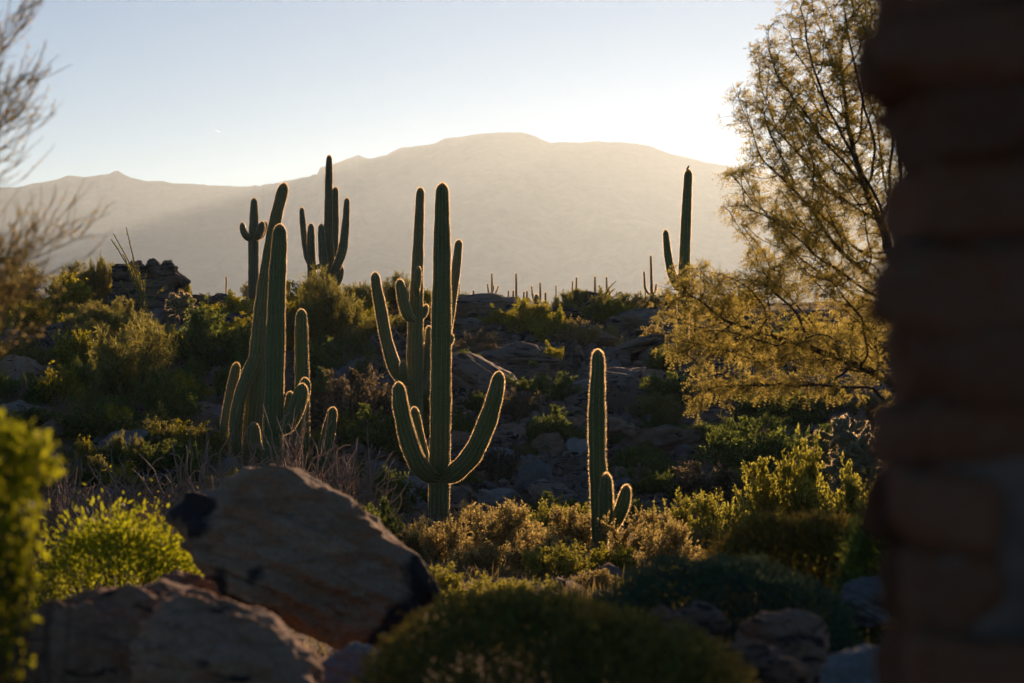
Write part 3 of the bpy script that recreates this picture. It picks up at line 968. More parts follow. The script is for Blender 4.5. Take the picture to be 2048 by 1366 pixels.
HR = "rocks of the hillside"
for a in [
    # the outcrop on the left skyline
    (400, 590, 60, 36, "rounded dark boulder right of the skyline outcrop", 'rock_dark'),
    (440, 590, 70, 30, "low dark boulder on the crest by the brown bush", 'rock_dark'),
    (355, 680, 110, 46, "low ridge of grey rock below the glowing cholla", 'rock_hill'),
    # left edge
    (42, 785, 95, 100, "big layered brown boulder at the left edge of the slope", 'rock_rust'),
    (22, 700, 70, 60, "grey boulder above the layered one at the left edge", 'rock_hill'),
    (75, 715, 80, 62, "rounded dark grey boulder behind the layered one", 'rock_dark'),
    (130, 690, 90, 50, "sloping grey boulder in the left brush", 'rock_hill'),
    (25, 850, 95, 62, "squat boulder below the layered one at the left edge", 'rock_hill'),
    (85, 800, 70, 70, "dark block right of the layered boulder", 'rock_dark'),
    # middle slope
    (985, 632, 140, 50, "big smooth whaleback boulder on the crest right of the central saguaro", 'rock_hill'),
    (942, 600, 90, 36, "dark rock hump on the crest behind the whaleback", 'rock_dark'),
    (1168, 606, 66, 44, "dark domed rock on the crest under the thin saguaros", 'rock_dark'),
    (925, 636, 32, 24, "small red-brown boulder at the left foot of the whaleback", 'rock_rust'),
    (938, 660, 66, 30, "pale rounded boulder below the red-brown one", 'rock_hill'),
    (765, 725, 80, 110, "tall dark stacked block behind the many-armed saguaro", 'rock_dark'),
    (795, 690, 60, 60, "dark block leaning on the stacked one", 'rock_dark'),
    (720, 745, 90, 50, "dark broken rock left of the many-armed saguaro", 'rock_dark'),
    (735, 800, 62, 56, "rounded brown boulder under the broken rock", 'rock_rust'),
    (790, 780, 70, 44, "grey boulder at the foot of the stacked block", 'rock_hill'),
    (915, 768, 70, 42, "brown wedge of rock just right of the central trunk", 'rock_rust'),
    (925, 726, 60, 34, "grey cobble above the brown wedge", 'rock_hill'),
    (960, 730, 36, 32, "small dark rock above the sloping slab", 'rock_dark'),
    (985, 738, 36, 28, "small pale square rock above the sloping slab", 'rock_hill'),
    (1010, 712, 50, 26, "small boulder between the slabs", 'rock_hill'),
    (1150, 755, 42, 62, "upright dark split block in the middle of the slope", 'rock_dark'),
    (1185, 765, 50, 56, "upright grey block right of the split one", 'rock_hill'),
    (1150, 800, 90, 52, "sharp bluish boulder below the split blocks", 'rock_pale'),
    (1240, 790, 110, 70, "rugged boulder face behind the single saguaro", 'rock_hill'),
    (1225, 880, 92, 66, "pale angular block right of the single saguaro", 'rock_rust'),
    (1310, 905, 150, 64, "broad tilted boulder in the shade right of the single saguaro", 'rock_rust'),
    (1160, 870, 60, 50, "brown boulder left of the single saguaro", 'rock_rust'),
    (1340, 900, 80, 52, "dark boulder resting on the broad tilted one", 'rock_dark'),
    (1430, 880, 120, 70, "grey sloping boulder under the mesquite's lowest sprays", 'rock_hill'),
    (1390, 790, 110, 60, "shaded rock face behind the mesquite sprays", 'rock_dark'),
    (1010, 885, 60, 44, "brown boulder right of the great arm", 'rock_hill'),
    (1062, 985, 70, 80, "leaning bluish slab-like boulder deep in the gully", 'rock_pale'),
    (1155, 990, 70, 62, "grey boulder beside the single saguaro's trunk", 'rock_hill'),
    (815, 990, 90, 56, "bluish boulder left of the central saguaro's foot", 'rock_pale'),
    (820, 1010, 46, 30, "small bluish rock before the larger bluish boulder", 'rock_pale'),
    (928, 1045, 62, 52, "speckled boulder at the central saguaro's foot", 'rock_hill'),
    (962, 1042, 44, 42, "second speckled boulder right of the first at the saguaro's foot", 'rock_hill'),
    (1105, 1015, 90, 50, "low grey boulder in the gully shade", 'rock_hill'),
    (1700, 800, 130, 70, "shaded boulder behind the right-hand cholla", 'rock_hill'),
    (1750, 960, 70, 60, "dark boulder under the right-hand cholla", 'rock_dark'),
    (400, 850, 110, 64, "pale stack of rock left of the drooping arm", 'rock_hill'),
    (430, 890, 110, 46, "sloping rock below the pale stack", 'rock_hill'),
    (260, 905, 90, 42, "bluish boulder in the left gully", 'rock_pale'),
    (1010, 760, 60, 36, "grey boulder at the lip of the sloping slab", 'rock_hill'),
    (860, 720, 50, 40, "boulder between the two central trunks", 'rock_hill'),
    (1330, 670, 150, 60, "rough rock face on the right crest", 'rock_hill'),
    (1270, 655, 90, 44, "grey rock on the right crest by the thin saguaro", 'rock_hill'),
]:
    rock_at(*a, group=HR)
rock_at(1105, 642, 120, 22, "long dark flat slab on the crest right of the whaleback", 'rock_dark', slab=True, group=HR, sink=0.0)
rock_at(1050, 735, 150, 36, "wide grey slab in the middle of the slope", 'rock_hill', slab=True, group=HR, sink=0.1, tilt=(0.2, 0.08))
rock_at(985, 800, 170, 66, "long smooth sloping slab right of the central trunk", 'rock_hill', slab=True, group=HR, sink=0.2, tilt=(0.3, 0.3))
rock_at(1245, 722, 140, 36, "sloping grey slab above the single saguaro's tip", 'rock_hill', slab=True, group=HR, sink=0.1, tilt=(0.15, 0.2))
rock_at(1160, 690, 110, 34, "rusty slab right of the bright yellow bush", 'rock_rust', slab=True, group=HR, sink=0.1, tilt=(0.1, 0.1))

_LAND = [(70, "at the left edge"), (150, "by the layered boulder"), (230, "under the left crest brush"), (300, "below the skyline outcrop"), (380, "below the glowing cholla"),
         (450, "left of the drooping arm"), (530, "behind the leaning saguaro"), (600, "behind the upright saguaro pair"), (660, "below the candelabra saguaro"), (730, "left of the dark stacked block"),
         (800, "below the many-armed saguaro's long arm"), (860, "behind the U-armed saguaro's left arm"), (930, "behind the central trunks"), (1000, "below the whaleback boulder"), (1070, "right of the U-armed saguaro"),
         (1140, "below the long dark slab"), (1200, "left of the single saguaro"), (1270, "right of the single saguaro"), (1340, "left of the bird's saguaro"), (1420, "below the bird's saguaro"),
         (1520, "under the mesquite's left sprays"), (1640, "under the mesquite's middle"), (1720, "by the sunlit cholla"), (9999, "beside the pillar")]
_BAND = [(650, "at the crest"), (720, "high on the slope"), (800, "in mid slope"), (890, "on the lower slope"), (980, "above the gully"), (9999, "down in the gully")]


def region(px, py):
    return next(t for b, t in _BAND if py < b) + " " + next(t for b, t in _LAND if px < b)


g = np.random.default_rng(77)
n_small = 0
while n_small < 290:
    px, py = g.uniform(-40, 1800), g.uniform(625, 1050)
    # rocky heart of the slope keeps most stones
    dens = 0.3 + 0.7 * math.exp(-((px - 1080) / 260) ** 2) + 0.4 * math.exp(-((px - 740) / 90) ** 2 - ((py - 750) / 80) ** 2) + 0.5 * math.exp(-((px - 30) / 90) ** 2)
    if g.random() > dens:
        continue
    w = 16 + 62 * g.random() ** 1.9
    if py < 700:
        w *= 0.7
    mt = ['rock_hill', 'rock_hill', 'rock_dark', 'rock_rust', 'rock_pale'][int(g.integers(5))]
    rock_at(px, py, w, w * g.uniform(0.5, 0.8), {"rock_hill": "grey-brown", "rock_dark": "dark", "rock_rust": "rusty brown", "rock_pale": "pale"}[mt] + (" large" if w > 38 else " small") + " loose rock " + region(px, py), mat=mt, group="loose rocks strewn over the hillside", name="loose_rock", seed=int(g.integers(1e6)), tilt=(g.normal(0, .2), g.normal(0, .2)), slab=g.random() < 0.25)
    n_small += 1


def outline_boulder(name, label, poly, Y, depth, mat, center=None, sub=5, rough=0.012, layers=0.012, seed=1, power=2.6, lean=0.0, group=None, cut=(0.74, 0.94), side=0.5):
    """a boulder with a given outline as seen from the front, full depth and worn relief"""
    P = np.array([at(x, y, Y) for x, y in poly])
    c = at(*center, Y) if center else P.mean(0)
    q = P - c
    ang = np.arctan2(q[:, 2], q[:, 0])
    rad = np.hypot(q[:, 0], q[:, 2])
    o_ = np.argsort(ang)
    ang, rad = ang[o_], rad[o_]
    ang = np.concatenate([ang - 2 * math.pi, ang, ang + 2 * math.pi])
    rad = np.tile(rad, 3)
    D, F = ICO[sub]
    a = np.arctan2(D[:, 2], D[:, 0])
    s_ = sum(np.interp(a + d, ang, rad) * w for d, w in ((-.05, .25), (0, .5), (.05, .25)))
    ph = np.arcsin(np.clip(D[:, 1], -1, 1))
    cr = np.sign(np.cos(ph)) * np.abs(np.cos(ph)) ** (2 / power)
    sr = np.sign(np.sin(ph)) * np.abs(np.sin(ph)) ** (2 / power)
    V = np.stack([s_ * cr * np.cos(a), depth * sr, s_ * cr * np.sin(a)], -1)
    V[:, 1] += lean * V[:, 2]
    R0 = rad.mean()
    gg = np.random.default_rng(seed + 50)
    for _ in range(16):
        nk = unit(np.array([gg.normal(0, side), -abs(gg.normal(1.0, 0.4)), gg.normal(0, side)]))
        pr = V @ nk
        dk = pr.max() * gg.uniform(*cut)
        V = V - np.maximum(0, pr - dk)[:, None] * nk * 0.8
    h = V @ unit(np.array([0.5, 0.25, 1.0]))
    lay = fbm(np.stack([h / R0 * 7, V[:, 0] / R0, V[:, 1] / R0], -1), 4, seed)
    V = V + unit(V) * (R0 * (layers * 4 * np.sign(lay) * np.abs(lay) ** 0.6 + rough * 4 * fbm(V / R0 * 3.0 + seed, 5, seed)))[:, None]
    o = obj(name, smooth(mesh_uniform(name, V, F)), mat)
    o.location = tuple(c + np.array([0, depth * 0.0, 0]))
    o["label"] = label
    o["category"] = "rock"
    if group:
        o["group"] = group
    return o


GB = "big garden boulders in the foreground"
YO = 79.0
for (lab, poly, dy, dep, sd) in [
    ("bulky dark base block of the left skyline outcrop", [(222, 640), (226, 590), (224, 556), (240, 546), (290, 548), (330, 556), (350, 574), (358, 610), (352, 660), (300, 680), (232, 675)], 0.0, 0.9, 61),
    ("dark leaning block at the left foot of the skyline outcrop", [(203, 660), (208, 610), (222, 590), (248, 588), (268, 610), (278, 660), (260, 690), (215, 690)], -0.8, 0.5, 62),
    ("flat slab capping the left shoulder of the skyline outcrop", [(226, 548), (229, 533), (250, 530), (288, 534), (296, 546), (288, 560), (240, 560)], -0.1, 0.7, 63),
    ("tilted pointed slab on top of the left skyline outcrop", [(287, 520), (293, 514), (304, 518), (322, 531), (352, 534), (356, 546), (378, 560), (372, 572), (330, 566), (298, 556), (291, 540)], 0.1, 0.6, 64),
]:
    outline_boulder("boulder", lab, poly, YO + dy, dep, M['rock_dark'], sub=4, rough=0.055, layers=0.018, seed=sd, power=3.2, cut=(0.6, 0.9), side=0.9, group=HR)
YB = 14.0
bx = lambda x, y: (at(x, y, YB) - at(610, 1122, YB))
sp = []
for (x, y, r, yy) in [(378, 1022, 0.15, -0.1), (865, 1160, 0.16, -0.1), (845, 1235, 0.2, -0.1), (770, 1290, 0.12, -0.25), (500, 1190, 0.07, -0.4), (460, 1150, 0.06, -0.4), (560, 1235, 0.06, -0.4), (520, 1140, 0.05, -0.45)]:
    v = bx(x, y)
    sp.append((v[0], yy, v[2], r))
M['big_boulder'] = rock_mat("tan_boulder", (0.45, 0.25, 0.13), (0.45, 0.30, 0.185), (0.40, 0.15, 0.05), (0.055, 0.044, 0.038), 0.08, scale=1.8, spots=sp, bump=0.9, band=0.6)
outline_boulder("boulder", "huge tan boulder with black nose and flank tilted on the rocks", [(338, 1020), (352, 998), (385, 990), (430, 986), (480, 958), (520, 948), (552, 944), (600, 962), (650, 990), (705, 1028), (770, 1080), (830, 1130),
                (862, 1165), (874, 1195), (860, 1232), (800, 1275), (735, 1303), (690, 1306), (630, 1285), (560, 1245), (500, 1205), (440, 1150), (395, 1105), (362, 1075), (342, 1048)],
                YB, 0.52, M['big_boulder'], (610, 1122), sub=5, rough=0.016, layers=0.020, seed=5, power=3.0, lean=0.6, group=GB)
outline_boulder("boulder", "long pale-topped boulder in the lower left corner", [(40, 1262), (70, 1222), (150, 1200), (220, 1190), (300, 1187), (350, 1196), (380, 1230), (400, 1330), (390, 1480), (250, 1540), (60, 1530), (20, 1400)],
                10.5, 0.5, M['rock_near'], (220, 1360), seed=8, rough=0.022, layers=0.02, lean=0.7, group=GB)
outline_boulder("boulder", "low brown boulder sloping down below the huge tilted one", [(300, 1230), (340, 1205), (420, 1215), (500, 1245), (570, 1285), (620, 1330), (650, 1390), (650, 1540), (480, 1580), (310, 1560), (270, 1400)],
                9.8, 0.45, M['rock_near'], (450, 1390), seed=12, rough=0.022, layers=0.02, lean=0.7, group=GB)
outline_boulder("boulder", "dark red rock wedged behind the huge tilted boulder", [(250, 1195), (300, 1165), (370, 1155), (430, 1160), (480, 1200), (520, 1270), (430, 1310), (290, 1290)],
                14.9, 0.35, M['rock_near'], (380, 1225), sub=4, seed=15, rough=0.026, layers=0.022, cut=(0.6, 0.88), side=0.9, lean=0.2, group=GB)
outline_boulder("boulder", "pale flat stone under the huge boulder's lower tip", [(640, 1330), (690, 1305), (760, 1300), (820, 1320), (850, 1380), (760, 1450), (650, 1430)],
                11.5, 0.3, M['rock_pale'], (740, 1370), sub=4, seed=16, rough=0.026, layers=0.022, cut=(0.6, 0.88), side=0.9, lean=0.2, group=GB)
outline_boulder("boulder", "reddish angular rock under the blue-green mound", [(1300, 1240), (1320, 1228), (1370, 1226), (1425, 1219), (1452, 1232), (1458, 1260), (1440, 1300), (1470, 1390), (1330, 1400), (1290, 1290)],
                11.0, 0.3, M['rock_garden'], (1375, 1300), sub=5, seed=18, rough=0.03, layers=0.025, cut=(0.6, 0.88), side=0.9, lean=0.2, group=GB)
outline_boulder("boulder", "rounded dark brown boulder right of the reddish rock", [(1470, 1290), (1500, 1250), (1550, 1232), (1610, 1236), (1655, 1262), (1680, 1310), (1690, 1400), (1600, 1470), (1480, 1440)],
                10.6, 0.35, M['rock_garden'], (1580, 1340), sub=4, seed=19, rough=0.026, layers=0.022, cut=(0.6, 0.88), side=0.9, lean=0.2, group=GB)
outline_boulder("boulder", "brown rock at the bottom edge right of the front mound", [(1400, 1340), (1440, 1300), (1500, 1302), (1570, 1325), (1640, 1370), (1660, 1450), (1500, 1520), (1380, 1450)],
                9.6, 0.3, M['rock_garden'], (1510, 1400), sub=4, seed=20, rough=0.026, layers=0.022, cut=(0.6, 0.88), side=0.9, lean=0.2, group=GB)
outline_boulder("boulder", "pale bluish rock at the pillar's foot in the bottom corner", [(1640, 1380), (1665, 1335), (1700, 1305), (1745, 1303), (1800, 1325), (1840, 1380), (1820, 1470), (1700, 1490)],
                9.0, 0.3, M['rock_pale'], (1735, 1390), sub=4, seed=22, rough=0.026, layers=0.022, cut=(0.6, 0.88), side=0.9, lean=0.2, group=GB)
outline_boulder("boulder", "small grey stone half hidden under the dark right-hand bush", [(1685, 1190), (1700, 1170), (1740, 1160), (1785, 1170), (1800, 1210), (1750, 1250), (1695, 1240)],
                13.0, 0.25, M['rock_pale'], (1740, 1205), sub=4, seed=24, rough=0.026, layers=0.022, cut=(0.6, 0.88), side=0.9, lean=0.2, group=GB)

# ------------------------------------------------------------------ stone pillar
def stone_mesh(seed):
    g = np.random.default_rng(seed)
    n = 8
    V, F, idx = [], [], {}
    lin = np.linspace(-1, 1, n)
    for ax in range(3):
        for sgn in (-1, 1):
            ids = np.zeros((n, n), int)
            for i, u in enumerate(lin):
                for j, v in enumerate(lin):
                    p = [0, 0, 0]
                    p[ax], p[(ax + 1) % 3], p[(ax + 2) % 3] = sgn, u, v
                    key = tuple(np.round(p, 3))
                    if key not in idx:
                        idx[key] = len(V)
                        V.append(p)
                    ids[i, j] = idx[key]
            for i in range(n - 1):
                for j in range(n - 1):
                    q = [ids[i, j], ids[i + 1, j], ids[i + 1, j + 1], ids[i, j + 1]]
                    F.append(q if sgn > 0 else q[::-1])
    V = np.array(V, float)
    r = (np.abs(V) ** 6).sum(1) ** (1 / 6)
    V = V / r[:, None]
    V = V * (1 + 0.13 * fbm(V * 1.3 + seed, 2, seed) + 0.06 * fbm(V * 4 + seed, 3, seed + 1))[:, None]
    V = V + 0.15 * V[:, [1, 2, 0]] * g.normal(0, 1, 3) * [1, 0.5, 1]
    return smooth(mesh_uniform("pillar_stone", V, np.array(F)))


def build_pillar():
    Y0 = 3.3
    c = np.array([(2122 - CX) * K * Y0, Y0 + 0.18, -1.62])
    root = empty("stone_pillar", c, "rough dark stone pillar filling the right edge of the view", "pillar")
    hw, hd = 0.17, 0.17
    core = [(-hw * .9, -hd * .92, 0), (hw * .9, -hd * .92, 0), (hw * .9, hd * .9, 0), (-hw * .9, hd * .9, 0)]
    V = core + [(x, y, 2.62) for x, y, _ in core]
    obj("mortar", mesh_poly("mortar", V, [(0, 3, 2, 1), (4, 5, 6, 7), (0, 1, 5, 4), (1, 2, 6, 5), (2, 3, 7, 6), (3, 0, 4, 7)]), M['mortar'], root)
    g = np.random.default_rng(5)
    shapes = [stone_mesh(900 + i) for i in range(10)]
    # course heights and how far each left stone stands proud, read from the edge of the photograph (top to bottom)
    edge = [(-400, 6), (-250, -10), (-70, -26), (96, -64), (232, -6), (400, 6), (556, -40), (742, -6), (885, -16), (1010, -46), (1180, -26), (1385, -8), (1560, 4), (1700, -8), (1900, 5), (2080, 0), (2290, 0), (2470, 0), (2600, 0)]
    ys = [e[0] for e in edge]
    bot = [(ys[i] + ys[i + 1]) / 2 for i in range(len(ys) - 1)]
    def course(z0, z1, x0, x1, y0, y1):
        o = obj("stone", shapes[int(g.integers(10))], M['stone'], root)
        o.location = ((x0 + x1) / 2, (y0 + y1) / 2, (z0 + z1) / 2)
        o.scale = ((x1 - x0) / 2 * 1.07, (y1 - y0) / 2 * 1.07, (z1 - z0) / 2 * 1.10)
        o.rotation_euler = (g.normal(0, 0.05), g.normal(0, 0.11), g.normal(0, 0.07))
    zb = [(CY - b_) * K * Y0 - c[2] for b_ in bot]
    for i in range(1, len(ys) - 1):
        if zb[i] < -0.02:
            break
        for row in (0, 1):
            course(zb[i], zb[i - 1], -hw + edge[i][1] * K * Y0, g.uniform(-0.07, 0.03), -hd + g.uniform(-.04, .02) if row == 0 else 0.0, 0.0 if row == 0 else hd + g.uniform(-.02, .03))
    for row in (0, 1):                                   # the inner columns keep their own, unaligned courses
        z = 0.0
        while z < 2.55:
            h = g.choice([0.06, 0.09, 0.13, 0.17])
            course(z, min(z + h, 2.6), g.uniform(-0.05, 0.02), hw + g.uniform(-.03, .03), -hd + g.uniform(-.04, .02) if row == 0 else 0.0, 0.0 if row == 0 else hd + g.uniform(-.02, .03))
            z += h


build_pillar()

# ------------------------------------------------------------------ shrubs
def curve_pts(p0, d0, length, n, g, wob=0.25, up=0.0):
    P = [np.array(p0, float)]
    d = unit(np.array(d0, float))
    st = length / n
    for _ in range(n):
        d = unit(d + g.normal(0, wob, 3) * 0.5 + np.array([0, 0, up]))
        P.append(P[-1] + d * st)
    return np.array(P)


def shrub_meshes(kind, seed):
    """unit shrub (about 1 m in radius, 1 m tall): (stem mesh, leaf mesh)"""
    g = np.random.default_rng(seed)
    par = dict(
        #        mains subs twigs leaves  leafL  leafW spread up   wob
        leafy=(18, 9, 5, 13, 0.062, 0.034, 1.08, 0.07, 0.34),
        feather=(22, 10, 5, 17, 0.11, 0.012, 1.0, 0.10, 0.26),
        dense=(22, 9, 5, 15, 0.056, 0.031, 1.18, 0.02, 0.38),
        tuft=(20, 9, 6, 13, 0.044, 0.024, 0.95, 0.11, 0.3),
        dry=(30, 8, 4, 0, 0, 0, 1.15, -0.01, 0.75),
    )[kind]
    nm, nsb, nt_, nl, lL, lW, spread, up, wob = par
    paths, LP, LD = [], [], []
    for i in range(nm):
        az = 2 * math.pi * (i + g.random()) / nm
        el = math.acos(np.clip(g.random() ** 0.8, 0, 1)) * spread
        el = np.clip(el, 0.05, 1.45)
        d = np.array([math.cos(az) * math.sin(el), math.sin(az) * math.sin(el), math.cos(el)])
        Lm = g.uniform(0.72, 1.08) * (0.92 if kind != 'dry' else 1.0)
        P = curve_pts(g.normal(0, 0.06, 3) * [1, 1, 0] - [0, 0, 0.06], d, Lm, 7, g, wob, up)
        paths.append((P, np.linspace(0.016, 0.004, len(P))))
        for j in range(nsb):
            t = g.uniform(0.25, 1.0)
            k_ = min(int(t * 7), 6)
            p = P[k_] + (P[k_ + 1] - P[k_]) * (t * 7 - k_)
            dd = unit(unit(P[k_ + 1] - P[k_]) + g.normal(0, 0.6, 3) + [0, 0, 0.15])
            Ls = g.uniform(0.18, 0.42) * (1.15 - 0.5 * t)
            Q = curve_pts(p, dd, Ls, 4, g, wob, up)
            paths.append((Q, np.linspace(0.006, 0.0025, len(Q))))
            for m_ in range(nt_):
                tt = g.uniform(0.2, 1.0)
                kk = min(int(tt * 4), 3)
                p2 = Q[kk] + (Q[kk + 1] - Q[kk]) * (tt * 4 - kk)
                d2 = unit(unit(Q[kk + 1] - Q[kk]) + g.normal(0, 0.7, 3))
                Lt = g.uniform(0.08, 0.2)
                W_ = curve_pts(p2, d2, Lt, 3, g, wob, up)
                paths.append((W_, np.linspace(0.003, 0.0015, 4)) if kind == 'dry' else (W_[[0, 3]], np.array([0.003, 0.0015])))
                if nl:
                    n_ = nl
                    q = g.random(n_)
                    idx = np.minimum((q * 3).astype(int), 2)
                    LP.append(W_[idx] + (W_[idx + 1] - W_[idx]) * (q * 3 - idx)[:, None])
                    LD.append(unit(np.tile(d2, (n_, 1)) * 0.8 + g.normal(0, 0.75, (n_, 3)) + [0, 0, 0.1]))
    if kind == 'dry':
        # extra long arching wands
        for i in range(120):
            az = g.uniform(0, 2 * math.pi)
            el = g.uniform(0.25, 1.4)
            d = np.array([math.cos(az) * math.sin(el), math.sin(az) * math.sin(el), math.cos(el)])
            P = curve_pts(g.normal(0, 0.2, 3) * [1, 1, 0], d, g.uniform(0.7, 1.25), 9, g, 0.6, -0.05)
            paths.append((P, np.linspace(0.009, 0.005, len(P))))
    if kind == 'dry':
        paths = [(P_, np.maximum(R_ * 1.5, 0.0042)) for P_, R_ in paths]
    V, F = tubes(paths, 3)
    stem = smooth(mesh_uniform(kind + "_stems", V, F))
    leaf = None
    if LP:
        LP, LD = np.vstack(LP), np.vstack(LD)
        ok = LP[:, 2] > 0.0
        LP, LD = LP[ok], LD[ok]
        lv, lf = leaf_faces(LP, LD, lL * g.uniform(0.6, 1.2, len(LP)), lW * g.uniform(0.7, 1.2, len(LP)), g)
        leaf = mesh_uniform(kind + "_leaves", lv, lf)
    return stem, leaf


SHRUB = {k_: [shrub_meshes(k_, 1000 + 17 * i + 101 * j) for i in range(n)] for j, (k_, n) in enumerate((('leafy', 4), ('feather', 4), ('dense', 4), ('tuft', 4), ('dry', 4)))}

def dress(o, mat):
    """alike pieces share one mesh; the colour belongs to the object"""
    if len(o.data.materials) == 0:
        o.data.materials.append(M[mat])
    o.material_slots[0].link = 'OBJECT'
    o.material_slots[0].material = M[mat]
    return o


def shrub(p, w, h, kind, mat, label, group="desert shrubs of the hillside", seed=0, name="desert_shrub"):
    """p: foot, w: width in metres, h: height in metres"""
    g = np.random.default_rng(seed)
    st, lf = SHRUB[kind][int(g.integers(4))]
    root = empty(name, p, label, "shrub", group)
    root.rotation_euler = (0, 0, g.uniform(0, 6.28))
    root.scale = (w / 1.9, w / 1.9, h / 1.05)
    dress(obj("branches", st, None, root), 'twig' if kind == 'dry' else 'stem')
    if lf is not None:
        dress(obj("foliage", lf, None, root), mat)
    return root


def shrub_px(px, py, wpx, hpx, kind, mat, label, ymin=46.0, ymax=98.0, Y=None, **kw):
    p = hit(px, py, ymin, ymax) if Y is None else np.array([(px - CX) * K * Y, Y, gz((px - CX) * K * Y, Y)])
    h = hpx * K * p[1]
    if Y is not None:                                    # foot may lie below what the pixel shows
        h = (CY - (py - hpx)) * K * Y - p[2]
    return shrub(p, wpx * K * p[1], max(0.15, h), kind, mat, label, seed=abs(int(px * 31 + py)), **kw)


